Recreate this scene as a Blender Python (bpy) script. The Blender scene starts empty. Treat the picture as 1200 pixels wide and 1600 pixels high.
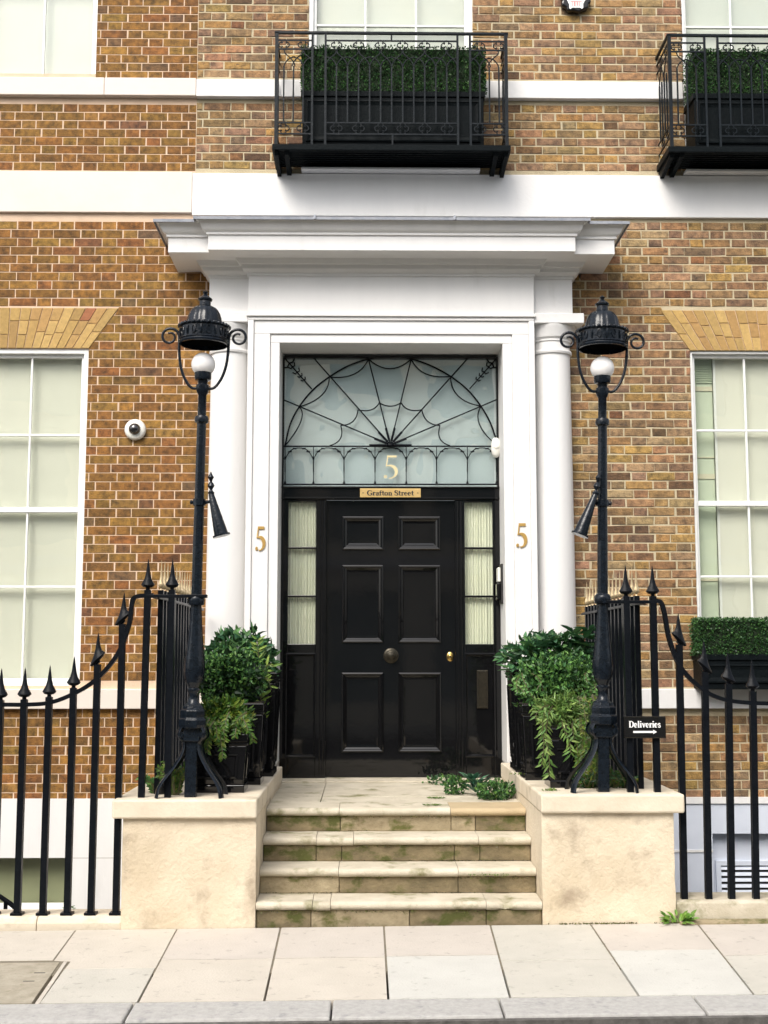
import bpy, bmesh, math, random
from mathutils import Vector, Matrix, noise
R = random.Random(7)
S = bpy.context.scene
COL = S.collection
rad = math.radians

# ------------------------------------------------------------------ camera, world, sun, exposure
F, TH, PSI = 1950.0, 0.11407, 0.01396
CAM = Vector((-0.2016, -7.7958, 1.648))
RIGHT = Vector((math.cos(PSI), -math.sin(PSI), 0))
FH = Vector((math.sin(PSI), math.cos(PSI), 0))
FWD = FH * math.cos(TH) + Vector((0, 0, math.sin(TH)))
UP = -FH * math.sin(TH) + Vector((0, 0, math.cos(TH)))
cd = bpy.data.cameras.new('camera'); co = bpy.data.objects.new('camera', cd); COL.objects.link(co)
cd.sensor_fit = 'VERTICAL'; cd.sensor_height = 24; cd.sensor_width = 18; cd.lens = F / 1600 * 24
cd.clip_start = 0.1; cd.clip_end = 500
M = Matrix((RIGHT, UP, -FWD)).transposed().to_4x4(); M.translation = CAM; co.matrix_world = M
S.camera = co
SUN_EL, SUN_AZ = 47, 206          # azimuth clockwise from +Y
W = bpy.data.worlds.new('World'); S.world = W; W.use_nodes = True
nt = W.node_tree; bg = nt.nodes['Background']
sky = nt.nodes.new('ShaderNodeTexSky'); sky.sky_type = 'NISHITA'; sky.sun_disc = False
sky.sun_elevation = rad(SUN_EL); sky.sun_rotation = rad(SUN_AZ); sky.air_density = 1.0; sky.dust_density = 4.0; sky.ozone_density = 1.0
hs = nt.nodes.new('ShaderNodeHueSaturation'); hs.inputs['Saturation'].default_value = .35        # thin white cloud
nt.links.new(sky.outputs[0], hs.inputs['Color']); nt.links.new(hs.outputs[0], bg.inputs[0]); bg.inputs[1].default_value = 0.15
sd = bpy.data.lights.new('sun', 'SUN'); sd.energy = 1.25; sd.angle = rad(32); sd.color = (1, .93, .83)
so = bpy.data.objects.new('sun', sd); COL.objects.link(so)
dv = Vector((math.sin(rad(SUN_AZ)) * math.cos(rad(SUN_EL)), math.cos(rad(SUN_AZ)) * math.cos(rad(SUN_EL)), math.sin(rad(SUN_EL))))
so.rotation_euler = dv.to_track_quat('Z', 'Y').to_euler(); so.location = (0, -6, 20)
S.view_settings.view_transform = 'Standard'; S.view_settings.look = 'None'
S.view_settings.exposure = 0.93; S.view_settings.gamma = 1.0; S.view_settings.use_curve_mapping = False

# ------------------------------------------------------------------ pixel -> point helpers
def ray(px, py):
    return (FWD + RIGHT * ((px - 600) / F) + UP * (-(py - 800) / F))
def at(px, py, Y):
    r = ray(px, py); return CAM + r * ((Y - CAM.y) / r.y)
def atz(px, py, z):
    r = ray(px, py); return CAM + r * ((z - CAM.z) / r.z)
GX, GY, G0 = 0.0085, 0.035, 0.016          # the pavement falls to the kerb and down the street
def gz(x, y): return G0 + GX * x + GY * min(y, 0.3)
def gnd(px, py):
    r = ray(px, py); k = (G0 + GX * CAM.x + GY * CAM.y - CAM.z) / (r.z - GX * r.x - GY * r.y)
    return CAM + r * k
def topx(P):
    d = P - CAM; z = d.dot(FWD); return 600 + F * d.dot(RIGHT) / z, 800 - F * d.dot(UP) / z

# ------------------------------------------------------------------ materials
def nodes_of(m):
    m.use_nodes = True; t = m.node_tree; return t, t.nodes['Principled BSDF']
def lin(c): return (c[0], c[1], c[2], 1)
def pbr(name, c1, c2=None, scale=6.0, rough=.5, bump=0.0, bscale=60.0, coat=0, metal=0, spec=.5, attr=False, c3=None, s3=2.0, t3=(.55, .7), detail=6, rvar=0.0, stretch=None, bdist=.01):
    m = bpy.data.materials.new(name); t, b = nodes_of(m); N = t.nodes; L = t.links
    b.inputs['Roughness'].default_value = rough; b.inputs['Metallic'].default_value = metal
    b.inputs['Specular IOR Level'].default_value = spec; b.inputs['Coat Weight'].default_value = coat; b.inputs['Coat Roughness'].default_value = .08
    g = N.new('ShaderNodeNewGeometry'); pos = g.outputs['Position']
    if stretch:
        mp = N.new('ShaderNodeMapping'); mp.inputs['Scale'].default_value = stretch; L.new(pos, mp.inputs['Vector']); pos2 = mp.outputs[0]
    else: pos2 = pos
    def nz(sc, p=pos2, d=detail):
        n = N.new('ShaderNodeTexNoise'); n.inputs['Scale'].default_value = sc; n.inputs['Detail'].default_value = d; n.inputs['Roughness'].default_value = .62
        L.new(p, n.inputs['Vector']); return n.outputs['Fac']
    def mix(f, a, c, mode='MIX'):
        x = N.new('ShaderNodeMix'); x.data_type = 'RGBA'; x.blend_type = mode
        for s, v in ((x.inputs[0], f), (x.inputs[6], a), (x.inputs[7], c)):
            if hasattr(v, 'node'): L.new(v, s)
            elif isinstance(v, (int, float)): s.default_value = v
            else: s.default_value = lin(v)
        return x.outputs[2]
    def ramp(f, a, c):
        r = N.new('ShaderNodeMapRange'); r.inputs[1].default_value = a; r.inputs[2].default_value = c; L.new(f, r.inputs[0]); return r.outputs[0]
    col = None
    if c2 is not None: col = mix(ramp(nz(scale), .3, .7), c1, c2)
    if attr:
        a = N.new('ShaderNodeAttribute'); a.attribute_name = 'col'
        col = mix(1.0, a.outputs['Color'], col if col else c1, 'MULTIPLY')
    if c3 is not None: col = mix(ramp(nz(s3), *t3), col if col else c1, c3)
    if col: L.new(col, b.inputs['Base Color'])
    else: b.inputs['Base Color'].default_value = lin(c1)
    if rvar:
        r = N.new('ShaderNodeMapRange'); r.inputs[1].default_value = .3; r.inputs[2].default_value = .7
        r.inputs[3].default_value = max(0.02, rough - rvar); r.inputs[4].default_value = rough + rvar; L.new(nz(scale * 1.7), r.inputs[0]); L.new(r.outputs[0], b.inputs['Roughness'])
    if bump:
        bp = N.new('ShaderNodeBump'); bp.inputs['Strength'].default_value = bump; bp.inputs['Distance'].default_value = bdist
        L.new(nz(bscale, pos, 4), bp.inputs['Height']); L.new(bp.outputs[0], b.inputs['Normal'])
        if coat: L.new(bp.outputs[0], b.inputs['Coat Normal'])
    return m
def glass(name, ior=1.6, tint=(.93, .97, .94), bump=.02, bscale=3.0, boost=1.0):
    m = bpy.data.materials.new(name); t, b = nodes_of(m); N = t.nodes; L = t.links; N.remove(b)
    o = N['Material Output']; mx = N.new('ShaderNodeMixShader')
    tr = N.new('ShaderNodeBsdfTransparent'); tr.inputs[0].default_value = lin(tint); gl = N.new('ShaderNodeBsdfGlossy'); gl.inputs['Roughness'].default_value = .015
    g = N.new('ShaderNodeNewGeometry'); n = N.new('ShaderNodeTexNoise'); n.inputs['Scale'].default_value = bscale; n.inputs['Detail'].default_value = 2
    bp = N.new('ShaderNodeBump'); bp.inputs['Strength'].default_value = bump; bp.inputs['Distance'].default_value = .1
    L.new(g.outputs['Position'], n.inputs['Vector']); L.new(n.outputs['Fac'], bp.inputs['Height']); L.new(bp.outputs[0], gl.inputs['Normal'])
    vm = N.new('ShaderNodeVectorMath'); vm.operation = 'DOT_PRODUCT'; L.new(g.outputs['Incoming'], vm.inputs[0]); L.new(g.outputs['Normal'], vm.inputs[1])
    def math_(op, a, c=None):
        q = N.new('ShaderNodeMath'); q.operation = op
        for i, v in enumerate((a, c)):
            if v is None: continue
            if hasattr(v, 'node'): L.new(v, q.inputs[i])
            else: q.inputs[i].default_value = v
        return q.outputs[0]
    f0 = min(.6, boost * ((ior - 1) / (ior + 1)) ** 2)          # reflectance of both faces of the pane, the same from either side
    c = math_('SUBTRACT', 1.0, math_('ABSOLUTE', vm.outputs['Value'])); f = math_('ADD', f0, math_('MULTIPLY', 1 - f0, math_('POWER', c, 5.0)))
    L.new(f, mx.inputs[0]); L.new(tr.outputs[0], mx.inputs[1]); L.new(gl.outputs[0], mx.inputs[2]); L.new(mx.outputs[0], o.inputs[0]); return m
def leafmat(name, k=1.0):
    m = bpy.data.materials.new(name); t, b = nodes_of(m); N = t.nodes; L = t.links
    a = N.new('ShaderNodeAttribute'); a.attribute_name = 'col'; L.new(a.outputs['Color'], b.inputs['Base Color'])
    b.inputs['Roughness'].default_value = .38; b.inputs['Specular IOR Level'].default_value = .3
    tl = N.new('ShaderNodeBsdfTranslucent'); L.new(a.outputs['Color'], tl.inputs[0]); mx = N.new('ShaderNodeMixShader'); mx.inputs[0].default_value = .12
    L.new(b.outputs[0], mx.inputs[1]); L.new(tl.outputs[0], mx.inputs[2]); L.new(mx.outputs[0], N['Material Output'].inputs[0]); return m
m_brickL = pbr('brick_tuckpointed', (1.7, 1.6, 1.35), (.42, .42, .45), 19, .9, .9, 90, attr=True, c3=(.05, .032, .02), s3=40, t3=(.62, .78))
m_brickR = pbr('brick_stock', (1.65, 1.55, 1.4), (.45, .45, .49), 18, .92, 1.0, 70, attr=True, c3=(.06, .045, .035), s3=34, t3=(.6, .76))
m_mortL = pbr('mortar_pinkish', (.68, .51, .37), (.56, .41, .29), 5, .9, .3, 120)
m_mortR = pbr('mortar_buff', (.54, .46, .31), (.42, .355, .235), 4, .95, .6, 90, c3=(.30, .25, .165), s3=3, t3=(.58, .8))
m_yellow = pbr('gauged_yellow_brick', (1.12, 1.1, 1.05), (.78, .75, .70), 30, .85, .4, 90, attr=True)
m_white = pbr('white_stucco_paint', (.735, .725, .71), (.69, .683, .672), 5, .55, .16, 25, c3=(.56, .55, .52), s3=4.5, t3=(.60, .9), stretch=(1, 1, .22))
m_cream = pbr('cream_stucco_paint', (.70, .615, .545), (.63, .57, .505), 3, .6, .12, 25, c3=(.62, .55, .47), s3=2.1, t3=(.62, .85))
m_bluish = pbr('pale_blue_white_paint', (.62, .66, .74), (.56, .60, .68), 3, .55, .1, 25)
m_frame = pbr('white_gloss_joinery', (.82, .82, .80), (.76, .76, .74), 9, .3, .05, 30)
m_lead = pbr('lead_flashing', (.16, .18, .22), (.28, .29, .32), 12, .55, .3, 40)
m_black = pbr('black_gloss_paint', (.004, .0042, .0048), (.006, .006, .0065), 5, .05, .02, 4, spec=.4, bdist=.02)
m_iron = pbr('black_painted_iron', (.004, .005, .007), (.007, .0085, .011), 30, .30, .3, 55, spec=.09)
m_lamp = pbr('glossy_black_lamp_paint', (.004, .006, .009), (.008, .012, .018), 30, .15, .25, 35, spec=.33)
m_balbar = pbr('balcony_bar_paint', (.003, .005, .007), (.006, .010, .013), 30, .3, .25, 45, spec=.17)
m_balc = pbr('dull_black_ironwork', (.004, .006, .007), (.007, .009, .010), 30, .4, .3, 60, spec=.04)
m_ironb = pbr('worn_black_iron', (.004, .006, .009), (.008, .011, .015), 30, .36, .3, 60, spec=.06)
m_gilt = pbr('gilded_iron', (.58, .46, .28), (.36, .27, .15), 35, .35, .2, 60, metal=.5)
m_brass = pbr('polished_brass', (.78, .55, .20), (.6, .4, .13), 12, .22, .05, 20, metal=1)
m_gold = pbr('gold_leaf_paint', (.52, .33, .10), (.42, .26, .07), 14, .4, 0, metal=.35)
m_palegold = pbr('pale_gilt', (.80, .68, .40), (.70, .58, .32), 14, .35, 0, metal=.3)
m_bronze = pbr('dull_bronze', (.03, .027, .02), (.055, .047, .033), 40, .35, .2, 50, metal=.7)
m_pier = pbr('cream_render_worn', (.71, .62, .48), (.53, .44, .31), 1.7, .85, .6, 38, c3=(.30, .235, .165), s3=3.1, t3=(.53, .74), bdist=.012)
m_piercap = pbr('cream_stone_cap', (.70, .62, .49), (.59, .51, .39), 3.5, .8, .35, 40, c3=(.33, .27, .18), s3=4, t3=(.57, .8))
m_tread = pbr('pale_york_stone', (.58, .525, .42), (.43, .38, .285), 6, .8, .5, 50, c3=(.15, .145, .05), s3=5, t3=(.545, .72))
m_treadtan = pbr('tan_stone', (.47, .37, .225), (.40, .31, .19), 4, .8, .3, 50, c3=(.35, .27, .16), s3=6, t3=(.58, .8))
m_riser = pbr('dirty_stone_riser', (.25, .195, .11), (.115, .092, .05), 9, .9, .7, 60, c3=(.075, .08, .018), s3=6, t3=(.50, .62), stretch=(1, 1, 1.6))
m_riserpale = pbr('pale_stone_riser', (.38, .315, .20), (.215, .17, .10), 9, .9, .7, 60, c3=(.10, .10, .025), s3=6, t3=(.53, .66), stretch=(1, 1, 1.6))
m_slab = [pbr('paving_stone_%s' % n, a, b, 3.2, .8, .35, 80, c3=c, s3=17, t3=(.60, .82), rvar=.12) for n, a, b, c in (
    ('buff', (.52, .475, .41), (.46, .42, .36), (.22, .195, .17)), ('pink', (.50, .455, .405), (.445, .405, .36), (.21, .185, .16)), ('grey', (.49, .465, .41), (.43, .41, .36), (.21, .195, .17)), ('pale', (.52, .51, .47), (.465, .455, .42), (.27, .26, .23)))]
m_conc = pbr('old_concrete', (.38, .34, .27), (.27, .24, .18), 14, .9, .5, 60, c3=(.22, .2, .12), s3=22, t3=(.6, .75))
m_kerb = pbr('granite_kerb', (.42, .41, .39), (.32, .31, .295), 30, .75, .3, 90, c3=(.23, .23, .23), s3=14, t3=(.58, .75))
m_joint = pbr('sandy_joint', (.21, .18, .135), (.13, .115, .08), 8, .95, .4, 90)
m_road = pbr('asphalt', (.05, .05, .052), (.035, .035, .037), 30, .9, .7, 200)
m_kerbstrip = pbr('dark_kerb_strip', (.06, .055, .05), (.14, .13, .12), 18, .95, .7, 60)
m_globe = pbr('opal_glass', (.90, .87, .85), None, rough=.15, coat=.3)
b_ = m_globe.node_tree.nodes['Principled BSDF']; b_.inputs['Subsurface Weight'].default_value = .8; b_.inputs['Subsurface Radius'].default_value = (.08, .08, .08); b_.inputs['Subsurface Scale'].default_value = 1.0
m_blind = pbr('cream_roller_blind', (.72, .71, .625), (.67, .665, .585), 1.2, .8)
m_blindup = pbr('grey_green_blind', (.50, .535, .50), (.58, .58, .51), .9, .8)
m_net = pbr('net_curtain', (.80, .80, .68), (.64, .66, .54), 40, .9, stretch=(1, 1, .02))
m_room = pbr('room_wall', (.62, .64, .50), (.55, .58, .46), 1.5, .8)
m_winfill = pbr('pale_green_reflection_fill', (.60, .66, .52), (.53, .60, .47), 2, .6)  # greenish tone of the added window panel and its reflected slats
m_reflline = pbr('buff_reflection_line', (.66, .62, .46), (.60, .57, .43), 2, .6)  # buff tone of the reflected lines in the right window
m_olive = pbr('olive_blind', (.30, .31, .19), (.25, .26, .16), 2, .7)
m_fanboard = pbr('added_fanlight_board', (.74, .78, .77), (.70, .74, .74), 1.5, .7)  # pale tone of the board added behind the fanlight
m_glass = glass('window_glass', 1.55, (.955, .965, .945), .03, 1.6, 1.15)
m_fanglass = glass('old_crown_glass', 2.3, (.95, .98, .975), .10, 2.0, 1.3)
m_plastic = pbr('white_plastic', (.75, .74, .68), None, rough=.35)
m_dome = pbr('smoked_dome', (.012, .012, .014), None, rough=.06, coat=1)
m_print = pbr('white_print', (.82, .82, .80), None, rough=.5)
m_red = pbr('red_print', (.62, .16, .16), None, rough=.5)
m_hoodshade = pbr('hood_shade_black', (.004, .004, .004), None, rough=.9, spec=.05)  # shade under the lamp hoods, put into the colour as matte near-black
m_dark = pbr('dark_print', (.015, .013, .012), None, rough=.5)
m_platebrass = pbr('brass_nameplate', (.60, .42, .17), (.54, .37, .14), 8, .38, .03, 20, metal=.35)
m_leaf = leafmat('leaf_surface')
m_stem = pbr('plant_stem', (.09, .10, .03), (.06, .05, .025), 20, .7)
m_hedgecore = pbr('hedge_dark_core', (.010, .022, .008), (.016, .03, .012), 30, .95)  # dark green fill for the box inside the leaves
m_soil = pbr('dark_soil', (.03, .022, .015), (.05, .04, .03), 30, .95, .6, 60)
m_far = pbr('far_cream_stucco', (.78, .72, .58), (.72, .66, .53), 1, .8)
m_fargreen = pbr('far_window_sky_tint', (.22, .30, .29), (.28, .36, .35), 1, .15)  # sky reflection put into the base colour of the far panes

# ------------------------------------------------------------------ mesh builder
class MB:
    def __init__(s): s.v = []; s.f = []; s.c = []; s.cc = None
    def add(s, vs, fs):
        o = len(s.v); s.v += [tuple(v) for v in vs]; s.f += [tuple(i + o for i in f) for f in fs]
        s.c += [s.cc] * len(fs); return s
    def box(s, x0, x1, y0, y1, z0, z1):
        return s.add([(x0, y0, z0), (x1, y0, z0), (x1, y1, z0), (x0, y1, z0), (x0, y0, z1), (x1, y0, z1), (x1, y1, z1), (x0, y1, z1)],
                     [(0, 3, 2, 1), (4, 5, 6, 7), (0, 1, 5, 4), (1, 2, 6, 5), (2, 3, 7, 6), (3, 0, 4, 7)])
    def prism_y(s, poly, y0, y1):        # poly of (x,z), counter-clockwise seen from -Y; y0 is the front
        n = len(poly); vs = [(x, y0, z) for x, z in poly] + [(x, y1, z) for x, z in poly]
        return s.add(vs, [tuple(range(n)), tuple(range(2 * n - 1, n - 1, -1))] + [(i, i + n, (i + 1) % n + n, (i + 1) % n) for i in range(n)])
    def prism_x(s, poly, x0, x1):        # poly of (y,z)
        n = len(poly); vs = [(x0, y, z) for y, z in poly] + [(x1, y, z) for y, z in poly]
        return s.add(vs, [tuple(range(n - 1, -1, -1)), tuple(range(n, 2 * n))] + [(i, (i + 1) % n, (i + 1) % n + n, i + n) for i in range(n)])
    def prism_z(s, poly, z0, z1):        # poly of (x,y); z0,z1 floats or functions of x,y
        n = len(poly); a = z0 if callable(z0) else (lambda x, y: z0); b = z1 if callable(z1) else (lambda x, y: z1)
        vs = [(x, y, a(x, y)) for x, y in poly] + [(x, y, b(x, y)) for x, y in poly]
        return s.add(vs, [tuple(range(n - 1, -1, -1)), tuple(range(n, 2 * n))] + [(i, (i + 1) % n, (i + 1) % n + n, i + n) for i in range(n)])
    def lathe(s, prof, cx=0, cy=0, seg=20, a0=0.0, sc=None, cap=True):
        o = []; fs = []
        for r, z in prof:
            for k in range(seg):
                a = a0 + 2 * math.pi * k / seg; q = r * (sc(k, z) if sc else 1); o.append((cx + q * math.cos(a), cy + q * math.sin(a), z))
        for i in range(len(prof) - 1):
            for k in range(seg):
                k2 = (k + 1) % seg; fs.append((i * seg + k, i * seg + k2, (i + 1) * seg + k2, (i + 1) * seg + k))
        if cap and prof[0][0] > 1e-4: fs.append(tuple(range(seg - 1, -1, -1)))
        if cap and prof[-1][0] > 1e-4: n = (len(prof) - 1) * seg; fs.append(tuple(range(n, n + seg)))
        return s.add(o, fs)
    def tube(s, pts, r, seg=8, square=False, up=None, flat=None):
        pts = [Vector(p) for p in pts]; n = len(pts); vs = []; fs = []
        rr = r if isinstance(r, (list, tuple)) else [r] * n
        ref = Vector(up) if up else None; pu = None
        for i, p in enumerate(pts):
            t = (pts[min(i + 1, n - 1)] - pts[max(i - 1, 0)]).normalized()
            if ref is not None: u = ref - t * ref.dot(t)
            elif pu is None: u = Vector((0, 1, 0)) if abs(t.y) < .9 else Vector((1, 0, 0)); u = u - t * u.dot(t)
            else: u = pu - t * pu.dot(t)
            u.normalize(); pu = u; w = t.cross(u)
            for k in range(seg):
                a = 2 * math.pi * (k + (.5 if seg == 4 else 0)) / seg; q = rr[i] * (1.414 if seg == 4 else 1)
                vs.append(p + u * (q * math.cos(a) * (flat or 1)) + w * (q * math.sin(a)))
        for i in range(n - 1):
            for k in range(seg): k2 = (k + 1) % seg; fs.append((i * seg + k, i * seg + k2, (i + 1) * seg + k2, (i + 1) * seg + k))
        fs += [tuple(range(seg - 1, -1, -1)), tuple(range((n - 1) * seg, n * seg))]
        return s.add(vs, fs)
    def sweep(s, path, prof, closed_prof=True):   # path (x,y) with outward on its right-hand side seen from +Z; prof (out,z)
        n = len(path); dirs = []
        for i in range(n - 1):
            d = Vector((path[i + 1][0] - path[i][0], path[i + 1][1] - path[i][1])); d.normalize(); dirs.append(d)
        nm = [Vector((d.y, -d.x)) for d in dirs]; vs = []; m = len(prof)
        for i in range(n):
            if i == 0: o = nm[0]
            elif i == n - 1: o = nm[-1]
            else:
                a, b = nm[i - 1], nm[i]; h = a + b; o = h / max(.2, (1 + a.dot(b)))
            for out, z in prof: vs.append((path[i][0] + o.x * out, path[i][1] + o.y * out, z))
        fs = []
        for i in range(n - 1):
            for k in range(m if closed_prof else m - 1):
                k2 = (k + 1) % m; fs.append((i * m + k, (i + 1) * m + k, (i + 1) * m + k2, i * m + k2))
        if closed_prof: fs += [tuple(range(m)), tuple(range(n * m - 1, (n - 1) * m - 1, -1))]
        return s.add(vs, fs)
    def brick(s, quad, y0, y1, ch=.004, jit=None):   # quad (x,z)x4 ccw from front
        cx = sum(q[0] for q in quad) / 4; cz = sum(q[1] for q in quad) / 4
        w = max(.02, max(q[0] for q in quad) - min(q[0] for q in quad)); h = max(.02, max(q[1] for q in quad) - min(q[1] for q in quad))
        j = jit or (lambda: 0)
        mid = [(x + j(), y0 + ch, z + j()) for x, z in quad]
        fr = [(cx + (a[0] - cx) * (1 - 2 * ch / w), y0 + abs(j()), cz + (a[2] - cz) * (1 - 2 * ch / h)) for a in mid]
        bk = [(x, y1, z) for x, z in quad]
        return s.add(fr + mid + bk, [(0, 1, 2, 3)] + [(4 + i, 4 + (i + 1) % 4, (i + 1) % 4, i) for i in range(4)] + [(8 + i, 8 + (i + 1) % 4, 4 + (i + 1) % 4, 4 + i) for i in range(4)])
    def mesh(s, name, mat, off=(0, 0, 0), smooth=None):
        me = bpy.data.meshes.new(name); o = Vector(off)
        me.from_pydata([tuple(Vector(v) - o) for v in s.v] if o.length else s.v, [], s.f)
        if any(c is not None for c in s.c):
            a = me.color_attributes.new('col', 'FLOAT_COLOR', 'CORNER'); dat = []
            for f, c in zip(s.f, s.c): dat += list((*(c or (1, 1, 1)), 1)) * len(f)
            a.data.foreach_set('color', dat)
        me.materials.append(mat)
        if smooth:
            me.shade_smooth(); me.set_sharp_from_angle(angle=rad(smooth))
        me.update(); return me
def wloc(o):
    v = Vector((0, 0, 0))
    while o: v = v + o.location; o = o.parent
    return v
def link(name, me, parent=None, loc=(0, 0, 0), bevel=0, **props):
    o = bpy.data.objects.new(name, me); COL.objects.link(o); o.location = loc
    if parent: o.parent = parent
    for k, v in props.items(): o[k] = v
    if bevel:
        b = o.modifiers.new('bevel', 'BEVEL'); b.width = bevel; b.segments = 2; b.limit_method = 'ANGLE'; b.angle_limit = rad(40)
    return o
def part(name, mb, mat, parent=None, smooth=None, bevel=0, **props):   # mb in world coordinates
    return link(name, mb.mesh(name, mat, wloc(parent) if parent else (0, 0, 0), smooth), parent, bevel=bevel, **props)
def thing(name, label, cat, loc=(0, 0, 0), group=None):
    o = bpy.data.objects.new(name, None); COL.objects.link(o); o.location = loc; o.empty_display_size = .2
    o['label'] = label; o['category'] = cat
    if group: o['group'] = group
    return o
def sub(name, parent):
    o = bpy.data.objects.new(name, None); COL.objects.link(o); o.parent = parent; return o
def copy_tree(o, parent=None):
    c = o.copy(); COL.objects.link(c)
    if parent: c.parent = parent
    for ch in list(o.children): copy_tree(ch, c)
    return c
def bez(p0, p1, p2, n=8):
    p0, p1, p2 = Vector(p0), Vector(p1), Vector(p2)
    return [p0 * (1 - t) ** 2 + p1 * 2 * t * (1 - t) + p2 * t * t for t in [i / n for i in range(n + 1)]]
def through(p0, m, p2, n=8):
    p0, m, p2 = Vector(p0), Vector(m), Vector(p2); return bez(p0, m * 2 - (p0 + p2) * .5, p2, n)
def smoothpath(pts, n=6):
    P = [Vector(p) for p in pts]; out = []
    for i in range(len(P) - 1):
        a, b, c, d = P[max(i - 1, 0)], P[i], P[i + 1], P[min(i + 2, len(P) - 1)]
        for k in range(n):
            t = k / n; out.append(.5 * ((2 * b) + (c - a) * t + (2 * a - 5 * b + 4 * c - d) * t * t + (3 * b - a - 3 * c + d) * t ** 3))
    return out + [P[-1]]

# ------------------------------------------------------------------ lettering (serif strokes; cap height 1)
def arc(cx, cy, rx, ry, a0, a1, n=10): return [(cx + rx * math.cos(rad(a0 + (a1 - a0) * i / n)), cy + ry * math.sin(rad(a0 + (a1 - a0) * i / n))) for i in range(n + 1)]
TK, TN = .19, .085
GL = {
 'D': (.86, [([(.2, 0), (.2, 1)], TK), ([(.05, .035), (.42, .035)], .07), ([(.05, .965), (.42, .965)], .07), (arc(.38, .5, .37, .46, 85, -85, 12), [.08] + [.1, .12, .15, .18, .19, .2, .19, .18, .15, .12, .1] + [.08])]),
 'G': (.86, [(arc(.45, .5, .36, .46, 55, 320, 14), [.08] * 3 + [.12, .16, .19, .2, .2, .19, .16, .12] + [.09] * 4), ([(.73, .1), (.73, .42)], TK), ([(.52, .43), (.86, .43)], .07), ([(.72, .68), (.72, .97)], .06)]),
 'S': (.64, [(arc(.31, .73, .2, .23, 25, 215, 9) + arc(.33, .27, .22, .23, 70, -150, 9), [.07, .07, .08, .1, .13, .16, .18, .19, .19, .19] + [.19, .19, .18, .18, .16, .14, .11, .09, .08, .07]), ([(.52, .7), (.52, .97)], .06), ([(.08, .03), (.08, .3)], .06)]),
 'e': (.56, [(arc(.28, .33, .2, .3, 0, 315, 12), [.07, .07, .08, .1, .14, .17, .18, .18, .17, .14, .11, .09, .07]), ([(.12, .36), (.5, .36)], .065)]),
 'l': (.36, [([(.18, 0), (.18, 1)], TK), ([(.03, .03), (.33, .03)], .06), ([(.03, .97), (.2, .97)], .06)]),
 'i': (.36, [([(.18, 0), (.18, .66)], TK), ([(.03, .03), (.33, .03)], .06), ([(.03, .63), (.2, .63)], .06), ([(.17, .8), (.17, .98)], .18)]),
 'v': (.62, [([(.12, .65), (.33, .02)], .17), ([(.33, .02), (.5, .65)], .08), ([(.0, .63), (.26, .63)], .06), ([(.4, .63), (.62, .63)], .06)]),
 'r': (.5, [([(.18, 0), (.18, .66)], TK), ([(.03, .03), (.36, .03)], .06), ([(.03, .63), (.2, .63)], .06), (arc(.38, .42, .14, .2, 160, 50, 6), .1), ([(.42, .5), (.46, .58)], .14)]),
 's': (.48, [(arc(.23, .48, .14, .15, 25, 215, 8) + arc(.24, .18, .16, .15, 70, -150, 8), .115), ([(.38, .46), (.38, .64)], .05), ([(.07, .02), (.07, .2)], .05)]),
 'a': (.56, [(arc(.27, .46, .16, .17, 160, 0, 7) + [(.4, .1), (.5, .04)], [.1] * 6 + [.15, .17, .17, .08]), (arc(.25, .2, .15, .17, 60, 330, 10), .12)]),
 'f': (.42, [([(.18, 0), (.18, .8)], .17), (arc(.32, .8, .14, .17, 180, 50, 7), .09), ([(.03, .03), (.34, .03)], .06), ([(.0, .63), (.40, .63)], .10)]),
 't': (.42, [([(.19, .12), (.19, .9)], .17), ([(.0, .63), (.40, .63)], .10), (arc(.29, .14, .1, .11, 180, 320, 6), .08)]),
 'o': (.6, [(arc(.29, .33, .21, .3, 90, 450, 16), [.08, .11, .15, .18, .19, .18, .15, .11, .08, .11, .15, .18, .19, .18, .15, .11, .08])]),
 'n': (.66, [([(.17, 0), (.17, .66)], .17), ([(.02, .03), (.32, .03)], .06), ([(.02, .63), (.18, .63)], .06), (arc(.33, .42, .16, .2, 160, 0, 7) + [(.49, 0)], [.08, .08, .09, .1, .12, .14, .16, .17, .17]), ([(.36, .03), (.64, .03)], .06)]),
 '-': (.3, [([(.06, .34), (.24, .34)], .09)]), ' ': (.3, []),
 '5': (.62, [([(.16, .95), (.52, .95)], .11), ([(.19, .95), (.13, .53)], .06), (arc(.25, .3, .26, .27, 112, -95, 14), [.05, .07, .1, .13, .16, .17, .17, .17, .16, .14, .11, .08, .06, .05, .05]), (arc(.1, .1, .04, .04, 0, 360, 8), .07)]),
}
def ribbon(mb, pts, wd, fn):
    n = len(pts); ws = wd if isinstance(wd, list) else [wd] * n
    ws = (ws + [ws[-1]] * n)[:n]; vs = []; fs = []
    for i in range(n):
        a = Vector(pts[max(i - 1, 0)]); b = Vector(pts[min(i + 1, n - 1)]); d = (b - a); d = d.normalized() if d.length else Vector((1, 0)); nn = Vector((-d.y, d.x)); p = Vector(pts[i])
        for q in (p + nn * ws[i] / 2, p - nn * ws[i] / 2): vs.append(q)
    F3 = [fn(q.x, q.y, 0) for q in vs]; B3 = [fn(q.x, q.y, 1) for q in vs]; m = len(vs)
    for i in range(n - 1):
        a, b, c, d = 2 * i, 2 * i + 1, 2 * i + 3, 2 * i + 2
        fs += [(a, b, c, d), (a + m, d + m, c + m, b + m), (a, d, d + m, a + m), (b, b + m, c + m, c)]
    fs += [(0, m, m + 1, 1), (m - 2, m - 1, 2 * m - 1, 2 * m - 2)]
    mb.add(F3 + B3, fs)
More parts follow.
